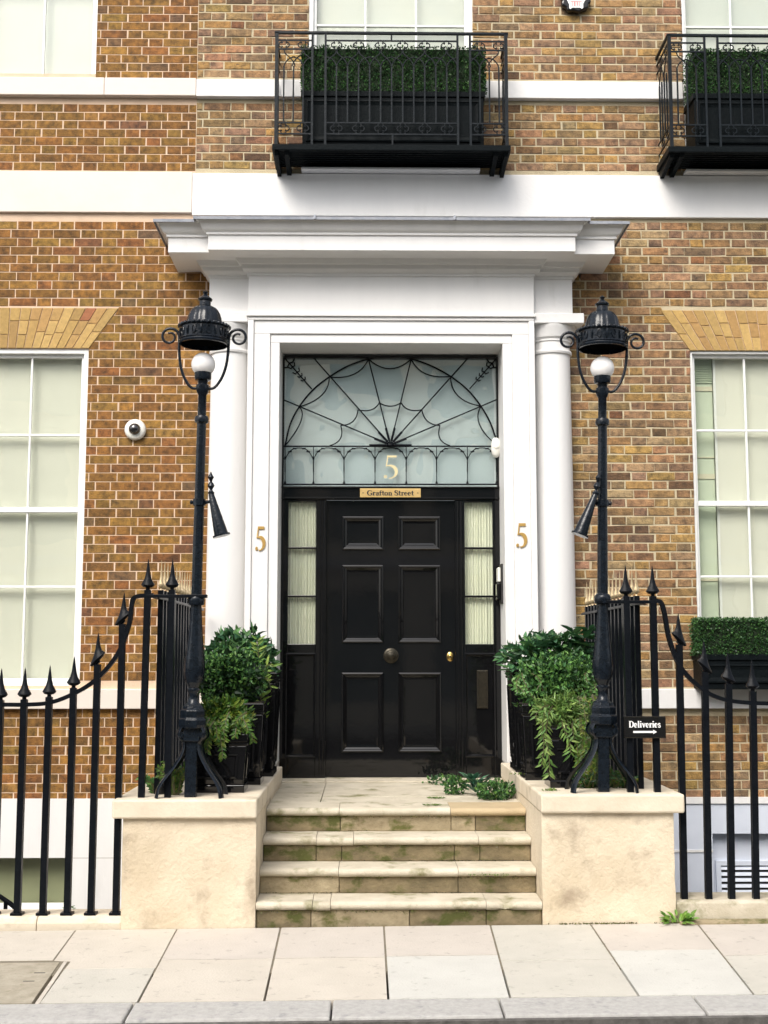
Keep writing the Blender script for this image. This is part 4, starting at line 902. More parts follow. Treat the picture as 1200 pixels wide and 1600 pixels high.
part('door_sill', MB().box(-.92, atz(508, 1222, zl).x, 2.422, 2.80, zl - .05, zl + .012).box(atz(508, 1222, zl).x + .003, .92, 2.422, 2.80, zl - .05, zl + .013), m_tread, ld, bevel=.004)

# ================================================================== PIERS (flank walls of the steps)
def pier(s, lbl, grp):
    zt = .772 if s < 0 else .800; zc = zt - .114; xi = .873; xo = 1.686
    t = thing('entrance_pier', lbl, 'pier', (s * 1.28, .2, 0), grp)
    a, b = sorted((s * xi, s * xo)); gzz = gz(s * 1.3, 0) - .06
    # the body: front face cut fine enough for a little unevenness
    mb = MB(); nx, nz_ = 26, 22; vs = []
    for j in range(nz_ + 1):
        for i in range(nx + 1):
            x = a + (b - a) * i / nx; z = gzz + (zc - gzz) * j / nz_; e = .006 * noise.noise(Vector((x * 4, 1.7 * s, z * 4))) + .004 * noise.noise(Vector((x * 13, s, z * 13)))
            if i in (0, nx): e += .004 * noise.noise(Vector((0, z * 9, s))) + .004
            vs.append((x + (.004 * noise.noise(Vector((1, z * 8, s))) if i in (0, nx) else 0), e + .004, z))
    fs = [(j * (nx + 1) + i, j * (nx + 1) + i + 1, (j + 1) * (nx + 1) + i + 1, (j + 1) * (nx + 1) + i) for j in range(nz_) for i in range(nx)]
    mb.add(vs, fs); e = len(vs)
    L = [j * (nx + 1) for j in range(nz_ + 1)]; Rr = [j * (nx + 1) + nx for j in range(nz_ + 1)]
    o = len(mb.v); mb.v += [(a, YW - .3, gzz), (b, YW - .3, gzz), (a, YW - .3, zc), (b, YW - .3, zc)]
    mb.f += [tuple([o + 2] + [L[k] for k in range(nz_, -1, -1)] + [o]), tuple([o + 1] + Rr + [o + 3]), (o, o + 1, o + 3, o + 2)]; mb.c += [None] * 3
    part('pier_body', mb, m_pier, t, smooth=40)
    ci, cu_ = s * (xi - .006), s * (xo + .062); c, d = sorted((ci, cu_))
    part('coping', MB().box(c, d, -.032, 1.0, zc + .001, zt), m_piercap, t, bevel=.012)
    part('coping', MB().box(c, d, 1.003, YW - .3, zc + .001, zt - .002), m_piercap, t, bevel=.008)
    return zt
ZPL = pier(-1, 'cream rendered stone pier left of the steps with flaking brown patches', 'piers beside the steps'); ZPR = pier(1, 'cream rendered stone pier right of the steps beside the weed', 'piers beside the steps')
# low kerbs that carry the railings
kb = thing('railing_kerb', 'low pale stone kerb under the railings at left', 'kerb', (-3, .1, 0))
xj = gnd(60, 1448).x
for a, b in ((-5.5, xj - .9), (xj - .897, xj), (xj + .003, -1.69)): part('kerb_stone', MB().prism_x([(.035, -.1), (.30, -.1), (.30, .064), (.075, .072), (.045, .055), (.035, .03)], a, b), m_piercap, kb, bevel=.006)
kb = thing('railing_kerb', 'mossy cream stone kerb under the railings at right', 'kerb', (3, .1, 0))
part('kerb_stone', MB().prism_x([(.02, -.05), (.34, -.05), (.34, .150), (.05, .154), (.025, .145)], 1.69, 5.5), m_tread, kb, bevel=.008)
part('kerb_footing', MB().prism_x([(-.05, -.05), (.018, -.05), (.018, .052), (-.05, .046)], 1.70, 5.5), m_riserpale, kb, bevel=.006)

# ================================================================== RAILINGS
RY = .10
def spike_mesh(mat, k=1.0, skew=0.0):
    prof = [(.0215, 0), (.013, .006), (.013, .016), (.030, .020), (.044, .034), (.040, .044), (.024, .072), (.015, .105), (.009, .150), (.004, .185), (.0005, .200)]
    mb = MB().lathe([(r * k, z) for r, z in prof], 0, 0, 8, math.pi / 8)
    mb.v = [(x, y * .8, z + skew * x * max(0, 1 - z / .2)) for x, y, z in mb.v]; return mb.mesh('spike', mat, (0, 0, 0), 40)
SPK = spike_mesh(m_iron); SPG = spike_mesh(m_gilt, .46); SPL = spike_mesh(m_iron, 1.1, 1.1); SPR = spike_mesh(m_iron, 1.1, -1.1); SPRs = spike_mesh(m_iron, 1.05, -.5)
def bar(par, x, y, z0, z1, w=.0195, spike=SPK, top=None, foot=False, lean=0, tilt=0):
    o = part('bar', MB().tube([(x + lean, y, z0), (x, y, z1)], w, 4, up=(0, 1, 0)), m_iron, par)
    if spike: link('spike', spike, o, Vector((x, y, z1 - .002)) - wloc(par)).rotation_euler.y = rad(tilt)
    if foot: part('bar_foot', MB().box(x + lean - .036, x + lean + .036, y - .034, y + .034, z0, z0 + .014), m_iron, o)
    return o
def front_rail(par, pts):
    P = [at(u, v, RY) for u, v in pts]; q = smoothpath([(p.x, RY, p.z) for p in P], 5)
    return part('curved_rail', MB().tube(q, .0125, 4, up=(0, 1, 0), flat=1.5), m_iron, par, smooth=40)
rl = thing('iron_railing', 'black spiked iron railing sweeping up to the pier at left', 'railing', (-2, RY, .07))
front_rail(rl, [(-330, 1102), (-160, 1102), (0, 1101), (38, 1101), (77, 1098), (113, 1085), (150, 1062), (184, 1022), (202, 975), (207, 940), (215, 932), (240, 930)])
part('top_rail', MB().box(at(228, 930, RY).x, at(324, 930, RY).x, RY - .02, RY + .02, at(268, 934, RY).z, at(268, 929, RY).z), m_iron, rl, bevel=.003)
sp = at(38, 1096, RY).x - at(0, 1096, RY).x
for k in range(1, 9): x = at(0, 1096, RY).x - k * sp; bar(rl, x, RY, .070, at(0, 1093, RY).z, foot=True)
for tx, tz, bx_, m_, tl in ((1, 1094, -10, SPK, 0), (38, 1093, 27, SPK, 0), (77, 1089, 67, SPK, 0), (115, 1075, 105, SPK, 0), (152.5, 1038, 142, SPL, 0), (191.5, 975, 181, SPL, 2)):
    T = at(tx, tz, RY); B_ = at(bx_, 1429, RY); bar(rl, T.x, RY, .070, T.z, spike=m_, foot=True, lean=B_.x - T.x, tilt=tl)
for tx, bx_ in ((231, 221), (269, 262)):
    T = at(tx, 922, RY); B_ = at(bx_, 1240, RY); bar(rl, T.x, RY, ZPL, T.z, lean=B_.x - T.x)
XSL, XSR = -1.530, 1.552
def side_rail(par, X, zt, zrail, n):
    part('side_rail', MB().box(X - .02, X + .02, RY + .14, YW - .28, zrail - .012, zrail + .006), m_iron, par, bevel=.003)
    for k in range(n):
        y = RY + .20 + k * (YW - .45 - RY - .20) / (n - 1); bar(par, X, y, zt - .002 * (y > 1), zrail + .05, w=.017, spike=SPG)
side_rail(rl, XSL, ZPL, at(268, 932, RY).z, 15)
part('side_rail', MB().box(XSL - .02, XSL + .02, RY + .02, RY + .14, at(268, 932, RY).z - .012, at(268, 932, RY).z + .006), m_iron, rl)
rr = thing('iron_railing', 'black spiked iron railing with gold edged tips sweeping up to the pier at right', 'railing', (2, RY, .15))
front_rail(rr, [(1020, 939), (1032, 941), (1038, 958), (1046, 1000), (1062, 1040), (1084, 1066), (1108, 1084), (1136, 1094), (1170, 1098), (1200, 1099), (1330, 1100), (1500, 1100)])
part('top_rail', MB().box(at(932, 938, RY).x, at(1026, 938, RY).x, RY - .02, RY + .02, at(980, 943, RY).z, at(980, 938, RY).z), m_iron, rr, bevel=.003)
for tx, tz, bx_, m_, tl in ((1061, 1007, 1069, SPR, 0), (1101, 1050, 1107, SPR, 0), (1138, 1069, 1143, SPRs, 0), (1176, 1080, 1181, SPK, 0), (1214, 1084, 1219, SPK, 0), (1252, 1084, 1257, SPK, 0), (1290, 1084, 1295, SPK, 0), (1328, 1084, 1333, SPK, 0)):
    T = at(tx, tz, RY); B_ = at(bx_, 1399, RY); bar(rr, T.x, RY, .152, T.z, spike=m_, lean=B_.x - T.x, tilt=tl)
for tx, bx_ in ((978, 985), (1020, 1027)):
    T = at(tx, 932, RY); B_ = at(bx_, 1236, RY); bar(rr, T.x, RY, ZPR, T.z, lean=B_.x - T.x)
side_rail(rr, XSR, ZPR, at(980, 941, RY).z, 15)
part('side_rail', MB().box(XSR - .02, XSR + .02, RY + .02, RY + .14, at(980, 941, RY).z - .012, at(980, 941, RY).z + .006), m_iron, rr)
# deliveries sign
yS = RY - .04; A, B_ = at(974.5, 1119, yS), at(1040.5, 1153.5, yS)
t = thing('deliveries_sign', 'small black sign reading Deliveries with a white arrow on the right railing', 'sign', ((A.x + B_.x) / 2, yS, B_.z))
part('board', MB().box(A.x, B_.x, yS - .006, yS + .008, B_.z, A.z), m_black, t, bevel=.002)
mb = MB(); e = .004
for a, b, c, d in ((A.x, B_.x, A.z - e - .003, A.z - .003), (A.x, B_.x, B_.z + .003, B_.z + .003 + e), (A.x, A.x + e, B_.z + e, A.z - e), (B_.x - e, B_.x, B_.z + e, A.z - e)): mb.box(a + .003 * (a == A.x), b - .003 * (b == B_.x), yS - .0072, yS - .0062, c, d)
part('border_line', mb, m_bronze, t, kind='stuff')
q = at(1007, 1131.5, yS); part('lettering', text_mb('Deliveries', q.x, q.z, yS - .0062, .040, at(1033, 1133, yS).x - at(983, 1133, yS).x, bold=1.15), m_print, t)
a_, b_ = at(989, 1143.5, yS), at(1026, 1143.5, yS); mb = MB().prism_y([(a_.x, a_.z - .006), (b_.x - .022, a_.z - .006), (b_.x - .024, a_.z - .014), (b_.x, a_.z), (b_.x - .024, a_.z + .014), (b_.x - .022, a_.z + .006), (a_.x, a_.z + .006)], yS - .0085, yS - .0065); part('arrow', mb, m_print, t)
# handrail of the area stairs, at the left edge
t = thing('area_handrail', 'thin black handrail going down to the basement at the left edge', 'handrail', (-2.6, .5, -.5))
P = [at(u, v, .45) for u, v in ((-120, 1330), (-40, 1378), (0, 1401), (16, 1412), (22, 1417), (25, 1424))]; part('rail', MB().tube([(p.x, .45, p.z) for p in P], .016, 8), m_iron, t, smooth=50)
for u in (9, -90): q = at(u, 1406 if u > 0 else 1350, .45); part('post', MB().tube([(q.x, .45, -2.4), (q.x, .45, q.z)], .014, 8), m_iron, t)

# ================================================================== LAMPS
def lamp(s, lbl):
    zt = ZPL if s < 0 else ZPR; LY = .13
    bx_, top, basez = (298, (321, 455), zt) if s < 0 else (942, (941, 463), zt)
    base = at(bx_, 1238, LY); base.z = zt; T = at(*top, LY); H = T.z - zt
    L = thing('lamp_post', lbl, 'lamp post', (base.x, LY, zt), 'gas lamp style posts beside the door')
    # heights read down the left lamp; pixel row -> height above the pier
    lx = 298; hz_ = lambda v, u=310: (at(u, v - (0 if s < 0 else 0), LY).z - (ZPL)) * H / (at(321, 455, LY).z - ZPL)
    Y = lambda v: hz_(v)
    def put(nm, mb, mat, sm=None, bv=0, par=None): return link(nm, mb.mesh(nm, mat, (0, 0, 0), sm), par or L, bevel=bv)
    put('leg_block', MB().tube([(0, 0, Y(1158)), (0, 0, Y(1136))], .052, 4, up=(0, 1, 0)), m_lamp, bv=.006)
    put('square_post', MB().tube([(0, 0, 0), (0, 0, Y(1157.5))], .036, 4, up=(0, 1, 0)), m_lamp, bv=.004)
    for ax, ay in ((-1, -.42), (1, -.42), (-1, .75), (1, .75)):
        P = [(.03, Y(1139)), (.055, Y(1134)), (.078, Y(1140)), (.080, Y(1150)), (.062, Y(1156)), (.05, Y(1162)), (.062, Y(1178)), (.105, Y(1198)), (.155, Y(1215)), (.188, Y(1229)), (.198, .012), (.2, -.002)]
        d = Vector((ax, ay, 0)); q = smoothpath([(d.x * r, d.y * r, z) for r, z in P], 4); up = Vector((-ay, ax, 0)).normalized()
        put('scroll_leg', MB().tube(q, .009, 8, up=up, flat=3.6), m_lamp, 50)
    for ax in (-1, 1): put('scroll_boss', MB().tube([(ax * .068, -.058, Y(1147)), (ax * .068, -.01, Y(1147))], .019, 12), m_lamp, 40)
    oc = [(.088, Y(1137)), (.092, Y(1132)), (.092, Y(1124)), (.080, Y(1121)), (.082, Y(1116)), (.082, Y(1110)), (.070, Y(1107)), (.066, Y(1103)), (.052, Y(1100))]
    put('octagonal_base', MB().lathe(oc, 0, 0, 8, math.pi / 8), m_lamp, bv=.003)
    nk = [(.052, Y(1101)), (.036, Y(1097)), (.030, Y(1090)), (.032, Y(1083)), (.040, Y(1080)), (.042, Y(1077)), (.034, Y(1075)), (.040, Y(1072)), (.054, Y(1066))]
    put('neck', MB().lathe(nk, 0, 0, 24), m_lamp, 45)
    flt = lambda k, z: 1 - (.07 if k % 2 else 0)
    bl = [(.052, Y(1067)), (.060, Y(1060)), (.066, Y(1050)), (.067, Y(1042)), (.062, Y(1028)), (.054, Y(1010)), (.046, Y(990)), (.040, Y(970)), (.035, Y(950)), (.034, Y(944))]
    put('baluster', MB().lathe(bl, 0, 0, 32, sc=flt), m_lamp, 60)
    cl = [(.034, Y(946)), (.050, Y(945)), (.053, Y(940)), (.053, Y(934)), (.046, Y(931)), (.032, Y(928))]
    put('collar', MB().lathe(cl, 0, 0, 24), m_lamp, 45)
    pi_ = [(.034, Y(929)), (.033, Y(850)), (.031, Y(780)), (.030, Y(662)), (.044, Y(660)), (.046, Y(655)), (.042, Y(651)), (.028, Y(649)), (.027, Y(617)), (.036, Y(614)), (.042, Y(609)), (.042, Y(602)), (.030, Y(600)), (.034, Y(595)), (.050, Y(594)), (.054, Y(591)), (.054, Y(581)), (.048, Y(580)), (.048, Y(579))]
    put('pipe', MB().lathe(pi_, 0, 0, 24), m_lamp, 40)
    gc = Y(569.5); r = .077
    put('globe', MB().lathe([(r * math.cos(rad(a)) if abs(a) < 90 else .0001, gc + r * math.sin(rad(a))) for a in range(-55, 91, 7)] + [(.0001, gc + r)], 0, 0, 32), m_globe, 80)
    for ax in (-1, 1):       # yoke arm with its scroll
        P = [(.03, Y(606)), (.06, Y(607)), (.09, Y(602)), (.125, Y(588)), (.148, Y(570)), (.158, Y(550)), (.160, Y(538))]
        c = (.222, Y(527)); r0 = .062
        for k in range(0, 23):
            a = rad(185 - k * 22); q = r0 * (1 - .62 * k / 22); P.append((c[0] + q * math.cos(a) - .0 * k, c[1] + q * math.sin(a)))
        q = smoothpath([(ax * x, 0, z) for x, z in P], 3); n = len(q); put('yoke_arm', MB().tube(q, [.0095 - .004 * max(0, i / n - .4) for i in range(n)], 8, up=(0, 1, 0)), m_lamp, 60)
    hd = sub('hood', L)
    z0 = Y(539); z2 = Y(512)
    put('hood_rim', MB().lathe([(.150, z0 - .002), (.160, z0), (.163, z0 + .012), (.158, z0 + .02), (.162, z0 + .028), (.158, z0 + .034), (.150, z0 + .034), (.150, z0 - .002)], 0, 0, 40, cap=False), m_lamp, 40, par=hd)
    put('band', MB().lathe([(.152, z0 + .034), (.153, z2 - .008), (.160, z2 - .006), (.162, z2), (.156, z2 + .003), (.130, z2 + .004), (.130, z2 - .003), (.147, z2 - .008), (.147, z0 + .034)], 0, 0, 40, cap=False), m_lamp, 40, par=hd)
    zm = (z0 + .034 + z2 - .008) / 2; hh = (z2 - .008 - z0 - .034)
    for k in range(20):
        a = 2 * math.pi * k / 20; u = Vector((math.cos(a), math.sin(a), 0)); w = Vector((-u.y, u.x, 0)); o_ = u * .156
        pts = [o_ + w * (.013 * math.cos(t)) + Vector((0, 0, zm + hh * .36 * math.sin(t))) for t in [2 * math.pi * i / 10 for i in range(11)]] if k % 2 == 0 else [o_ + Vector((0, 0, zm - hh * .38)), o_ + u * .004 + Vector((0, 0, zm)), o_ + Vector((0, 0, zm + hh * .38))]
        put('band_ornament', MB().tube(pts, .0032 if k % 2 == 0 else .006, 5), m_lamp, 60, par=hd)
    for k in range(30):
        a = 2 * math.pi * k / 30; u = Vector((math.cos(a), math.sin(a), 0)) * .160; put('scallop', MB().lathe([(.0001, z2 - .006), (.011, z2 - .003), (.014, z2 + .006), (.008, z2 + .014), (.0001, z2 + .016)], u.x, u.y, 6), m_lamp, 50, par=hd)
    fl = lambda k, z: 1 - (.05 if k % 4 == 0 else 0)
    z3 = Y(480)
    dm = [(.122, z2 + .002), (.120, z2 + .010)] + [(.050 + .066 * math.cos(rad(a)), z2 + .012 + (z3 - z2 - .012) * math.sin(rad(a))) for a in (12, 26, 40, 54, 68, 80)] + [(.049, z3)]
    put('dome', MB().lathe(dm, 0, 0, 64, sc=fl), m_lamp, 50, par=hd)
    put('hood_inner', MB().lathe([(.1495, z0 + .03), (.11, z0 + .085), (.0001, z0 + .12)], 0, 0, 24, cap=False), m_hoodshade, 50, par=hd)  # near-black lining, the hood's inner shade given as colour
    fn = [(.048, z3 - .002), (.050, z3 + .004), (.038, z3 + .008), (.037, Y(471)), (.046, Y(470)), (.048, Y(467.5)), (.036, Y(465)), (.020, Y(462)), (.011, Y(460)), (.010, Y(459)), (.017, Y(457.8)), (.018, Y(456.4)), (.011, Y(455)), (.005, Y(454)), (.0001, Y(453))]
    put('finial', MB().lathe(fn, 0, 0, 24), m_lamp, 40, par=hd)
    # link snuffer (torch extinguisher) hung on the post
    sn = sub('torch_snuffer', L); sg = 1 if s < 0 else -1
    if s > 0: kx = -1
    A_, B2, C_ = Vector((sg * .078, -.03, Y(772))), Vector((sg * .152, -.03, Y(838))), Vector((sg * .072, -.03, Y(738)))
    if s > 0: A_, B2, C_ = Vector((-.055, -.05, Y(772))), Vector((-.155, -.05, Y(838))), Vector((-.03, -.05, Y(738)))
    put('cone', MB().tube([A_, A_ + (B2 - A_) * .02, A_ + (B2 - A_) * .95, A_ + (B2 - A_) * .96, B2], [.016, .018, .045, .056, .056], 20), m_lamp, 40, par=sn)
    dd = (C_ - A_); put('snuffer_finial', MB().tube([A_ + dd * t for t in (-.02, .0, .05, .12, .2, .35, .45, .55, .65, .75, .88, 1.0)], [.012, .021, .022, .012, .009, .023, .018, .007, .012, .020, .010, .002], 12), m_lamp, 50, par=sn)
    put('bracket', MB().tube([(-sg * .058, 0, Y(785)), (-sg * .05, 0, Y(785)), (-sg * .04, 0, Y(785)), (sg * .04, 0, Y(785)), (sg * .07, -.02, Y(784)), (A_ + (B2 - A_) * .17).to_tuple()], [.012, .016, .010, .012, .010, .008], 10).lathe([(.03, Y(791)), (.041, Y(790)), (.041, Y(780)), (.03, Y(779))], 0, 0, 20), m_lamp, 50, par=sn)
    L.rotation_euler.y = math.atan2(T.x - base.x, H)
lamp(-1, 'black iron lamp post left of the door leaning slightly inwards'); lamp(1, 'black iron lamp post right of the door in front of the round white column')

# ================================================================== PLANTERS AND PLANTS
def planter(lbl, x0, x1, y0, z0, z1, depth=.36):
    t = thing('planter', lbl, 'planter', ((x0 + x1) / 2, y0 + depth / 2, z0), 'tapered black planters beside the steps'); tp = .018; y1 = y0 + depth; cx, cy = (x0 + x1) / 2, (y0 + y1) / 2
    h0, h1 = (x1 - x0) / 2, depth / 2; zr = z1 - .075
    def fr(k, za, zb, ka, kb): return [(cx - h0 * ka, cy - h1 * ka, za), (cx + h0 * ka, cy - h1 * ka, za), (cx + h0 * ka, cy + h1 * ka, za), (cx - h0 * ka, cy + h1 * ka, za), (cx - h0 * kb, cy - h1 * kb, zb), (cx + h0 * kb, cy - h1 * kb, zb), (cx + h0 * kb, cy + h1 * kb, zb), (cx - h0 * kb, cy + h1 * kb, zb)]
    BX = [(0, 3, 2, 1), (4, 5, 6, 7), (0, 1, 5, 4), (1, 2, 6, 5), (2, 3, 7, 6), (3, 0, 4, 7)]
    part('body', MB().add(fr(0, z0 + .05, zr, .86, .96), BX), m_black, t, bevel=.006)
    part('plinth', MB().add(fr(0, z0, z0 + .0495, .90, .90), BX), m_black, t, bevel=.005)
    part('rim', MB().add(fr(0, zr + .0005, zr + .02, 1.0, 1.02), BX).add(fr(0, zr + .0205, z1, .985, 1.0), BX), m_black, t, bevel=.006)
    zq0, zq1 = z0 + .09, zr - .05
    f0 = .86 + .1 * (zq0 - z0 - .05) / (zr - z0 - .05); f1 = .86 + .1 * (zq1 - z0 - .05) / (zr - z0 - .05)
    for face in ('front', 'left', 'right'):
        mb = MB()
        def pt(u, z, out):
            f = f0 + (f1 - f0) * (z - zq0) / (zq1 - zq0)
            if face == 'front': return (cx + u * (h0 * f - .045), cy - h1 * f - out, z)
            s_ = -1 if face == 'left' else 1; return (cx + s_ * (h0 * f + out), cy + s_ * u * (h1 * f - .045), z)
        stp = [(0, .0005), (.0, .010), (.012, .012), (.018, .003)]; vs = []
        for e, o_ in stp:
            for u, z in ((-1, zq0 + e), (1, zq0 + e), (1, zq1 - e), (-1, zq1 - e)): q = pt(u * (1 - e / .12), z, o_); vs.append(q)
        fs = [(4 * k + j, 4 * k + (j + 1) % 4, 4 * k + 4 + (j + 1) % 4, 4 * k + 4 + j) for k in range(3) for j in range(4)] + [(12, 13, 14, 15)]
        part('panel', mb.add(vs, fs), m_black, t)
    part('soil', MB().box(cx - h0 * .9, cx + h0 * .9, cy - h1 * .9, cy + h1 * .9, z1 - .003, z1 + .004), m_soil, t)
    return cx, cy
def gx_at(px, y, z): return at(px, topx(Vector((0, y, z)))[1], y).x
zL, zR = ZPL, ZPR - .002
planter('shortest black planter nearest the street left of the steps', -1.37, gx_at(386, .33, zL), .33, zL, at(380, 1147, .33).z, .30)
planter('middle black planter of the three left of the steps', -1.27, gx_at(411, .82, zL), .82, zL - .002, at(395, 1099, .82).z, .34)
planter('tallest black planter beside the white surround left of the door', -1.33, gx_at(434, 1.42, zL) - .01, 1.42, zL - .002, at(410, 1051, 1.42).z, .40)
planter('shortest black planter nearest the street right of the steps', gx_at(858, .33, zR), 1.17, .33, zR, at(880, 1138, .33).z, .30)
planter('middle black planter of the three right of the steps', gx_at(817, .82, zR), 1.26, .82, zR, at(850, 1101, .82).z, .34)
planter('tallest black planter beside the white column right of the door', gx_at(799, 1.42, zR) + .01, 1.33, 1.42, zR, at(830, 1045, 1.42).z, .40)

def plant(nm, lbl, cat, loc): return thing(nm, lbl, cat, loc)
def rosette(par, p, n, L, w, pal, up=.35, single=True, mb0=None):
    for k in range(n):
        a = 2 * math.pi * k / n * 1.0 + R.uniform(-.35, .35) + k * .9; el = up + R.uniform(-.25, .5); d = Vector((math.cos(a), math.sin(a), el)).normalized()
        mb = MB() if single else mb0; mb.cc = leafcol(pal); leaf(mb, Vector(p) + d * .02, d, Vector((0, 0, 1)) + rv() * .2, L * R.uniform(.75, 1.2), w * R.uniform(.85, 1.15), .16, R.uniform(.05, .4))
        if single: part('leaf', mb, m_leaf, par)
def strand(mb, sb, p0, pts, L, w, pal, every=.018, spread=.8):
    q = smoothpath([Vector(p0)] + [Vector(p) for p in pts], 6); sb.tube(q, [.0045 - .003 * i / len(q) for i in range(len(q))], 4)
    acc = 0; side = 1
    for i in range(1, len(q)):
        seg = (q[i] - q[i - 1]); acc += seg.length
        while acc > every:
            acc -= every; side = -side; t = seg.normalized(); o = t.cross(Vector((0, -1, 0))); o = o.normalized() if o.length > .01 else Vector((1, 0, 0))
            d = (t * .8 + o * side * spread + rv() * .35); mb.cc = leafcol(pal); leaf(mb, q[i] - seg * R.random(), d, Vector((0, -1, .3)) + rv() * .5, L * R.uniform(.7, 1.2), w, .12, R.uniform(0, .3))
# left: big dark bush, boxwood ball, trailing conifer, lime shoot
c = at(372, 1040, 1.60); t = plant('laurel_bush', 'rounded dark green laurel bush in the tallest planter left of the door', 'bush', (c.x, 1.6, at(410, 1051, 1.42).z))
part('foliage', bushy((c.x, 1.60, c.z - .02), (.255, .22, .255), 1500, .075, .032, G_DK + G_LAUREL, .12, seed=1), m_leaf, t, kind='stuff')
for k in range(26):
    a = R.uniform(0, math.pi); v = Vector((math.cos(a) * 1, -R.uniform(.1, .8), math.sin(a))).normalized(); rosette(t, Vector((c.x, 1.60, c.z - .02)) + Vector((v.x * .235, v.y * .21, v.z * .25)), 5, .075, .032, G_LAUREL, .2) if k < 12 else None
part('stem', MB().tube([(c.x, 1.6, c.z - .28), (c.x, 1.6, c.z)], .014, 6), m_stem, t)
c = at(361, 1062, .98); t = plant('boxwood_bush', 'dense small leaved boxwood ball in the middle planter left of the steps', 'bush', (c.x, .98, at(395, 1099, .82).z))
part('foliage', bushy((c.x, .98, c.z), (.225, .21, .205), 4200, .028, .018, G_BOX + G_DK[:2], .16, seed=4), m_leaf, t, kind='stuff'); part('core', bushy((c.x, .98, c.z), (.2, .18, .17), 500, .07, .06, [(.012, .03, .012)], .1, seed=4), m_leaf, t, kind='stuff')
part('stem', MB().tube([(c.x, .98, c.z - .22), (c.x, .98, c.z)], .012, 6), m_stem, t)
b0 = at(409, 1085, 1.25); t = plant('lime_green_shoot', 'upright lime green leafy shoot rising beside the boxwood ball', 'plant', (b0.x, 1.25, b0.z - .12)); mb, sb = MB(), MB()
strand(mb, sb, b0 - Vector((0, 0, .2)), [at(407, 1060, 1.22), at(404, 1030, 1.21), at(402, 998, 1.20)], .075, .018, G_LIME, .013, 1.0)
strand(mb, sb, b0, [at(412, 1050, 1.22), at(420, 1038, 1.2), at(428, 1042, 1.18)], .07, .022, G_LIME, .03, .8); strand(mb, sb, b0, [at(413, 1062, 1.22), at(419, 1062, 1.18), at(424, 1078, 1.16)], .06, .018, G_LIME, .03, .8)
part('foliage', mb, m_leaf, t, kind='stuff'); part('stem', sb, m_stem, t, kind='stuff')
c = at(352, 1120, .46); t = plant('trailing_conifer', 'feathery yellow green trailing shrub over the front planter left of the steps', 'shrub', (c.x, .46, at(380, 1147, .33).z)); mb, sb = MB(), MB()
mb2 = bushy((c.x - .02, .46, c.z), (.16, .15, .11), 1500, .048, .018, G_CONI, .25, seed=7, droop=.4)
for k in range(26):
    x = c.x + R.uniform(-.16, .16); y = .36 + R.uniform(-.08, .1); z = c.z + R.uniform(-.06, .06); d = R.uniform(.10, .24) * (1.2 if x < c.x else .5); o = R.uniform(-.06, .05)
    strand(mb, sb, (x, y, z), [(x + o * .5, y - .05, z - d * .25), (x + o, y - .08, z - d * .65), (x + o * 1.2, y - .085, z - d)], .038, .014, G_CONI, .007, .9)
part('foliage', mb2, m_leaf, t, kind='stuff'); part('fronds', mb, m_leaf, t, kind='stuff'); part('stem', sb, m_stem, t, kind='stuff')
for px, py, y, lbl, hgt in ((245, 1215, .32, 'ferny green tuft at the foot of the railing left of the lamp', .13), (275, 1205, .22, 'yellowish ferny tuft growing behind the left lamp legs', .22)):
    c = at(px, py, y); c.z = ZPL; t = plant('fern_tuft', lbl, 'plant', (c.x, y, ZPL)); mb, sb = MB(), MB()
    for k in range(22):
        a = R.uniform(-1, 1); strand(mb, sb, (c.x + a * .02, y, ZPL), [(c.x + a * .05, y - .01 + R.uniform(-.02, .05), ZPL + hgt * .5), (c.x + a * .12, y + R.uniform(-.05, .05), ZPL + hgt * R.uniform(.55, 1.0))], .03, .013, G_CONI if px > 250 else G_BOX, .008, .9)
    part('fronds', mb, m_leaf, t, kind='stuff'); part('stem', sb, m_stem, t, kind='stuff')
# right: laurel rosettes, small leaved trailing shrub, willow leaved trailer, conifer strands
zt_ = at(830, 1045, 1.42).z; c = at(862, 1025, 1.60); t = plant('laurel_bush', 'glossy large leaved laurel in the tallest planter right of the door', 'bush', (c.x, 1.6, zt_))
part('foliage', bushy((c.x, 1.62, c.z - .02), (.33, .2, .17), 1100, .07, .03, G_DK + G_LAUREL, .2, seed=11), m_leaf, t, kind='stuff')
for px, py, L in ((808, 1032, .12), (800, 1048, .10), (820, 1018, .12), (838, 1012, .13), (860, 1002, .15), (872, 1016, .15), (884, 1002, .14), (900, 992, .12), (912, 1000, .13), (846, 1030, .13), (922, 988, .12), (926, 1012, .12), (832, 1040, .11), (866, 1030, .13), (890, 1024, .12)):
    rosette(t, at(px, py, 1.44 + R.uniform(-.04, .08)), 9, L, .054, G_LAUREL, .3)
part('stem', MB().tube([(c.x, 1.62, c.z - .2), (c.x, 1.62, c.z)], .014, 6), m_stem, t)
c = at(872, 1072, .98); t = plant('trailing_shrub', 'small leaved bright green shrub spilling over the middle planter right of the steps', 'shrub', (c.x, .98, at(850, 1101, .82).z))
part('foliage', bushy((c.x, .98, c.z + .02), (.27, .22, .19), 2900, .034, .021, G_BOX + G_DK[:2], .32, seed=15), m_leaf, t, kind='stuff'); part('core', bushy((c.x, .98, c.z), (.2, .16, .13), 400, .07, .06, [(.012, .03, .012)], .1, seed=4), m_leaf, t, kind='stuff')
mb, sb = MB(), MB()
for k in range(20):
    q = at(R.choice((815, 830, 845, 900, 915, 925)) + R.uniform(-10, 10), 1070 + R.uniform(-15, 18), .84); strand(mb, sb, (q.x, .9, q.z + .05), [(q.x + R.uniform(-.04, .04), .82, q.z + .02), (q.x + R.uniform(-.06, .06), .79, q.z - R.uniform(.04, .11))], .030, .017, G_BOX, .012, .9)
part('sprigs', mb, m_leaf, t, kind='stuff'); part('stem', sb, m_stem, t, kind='stuff')
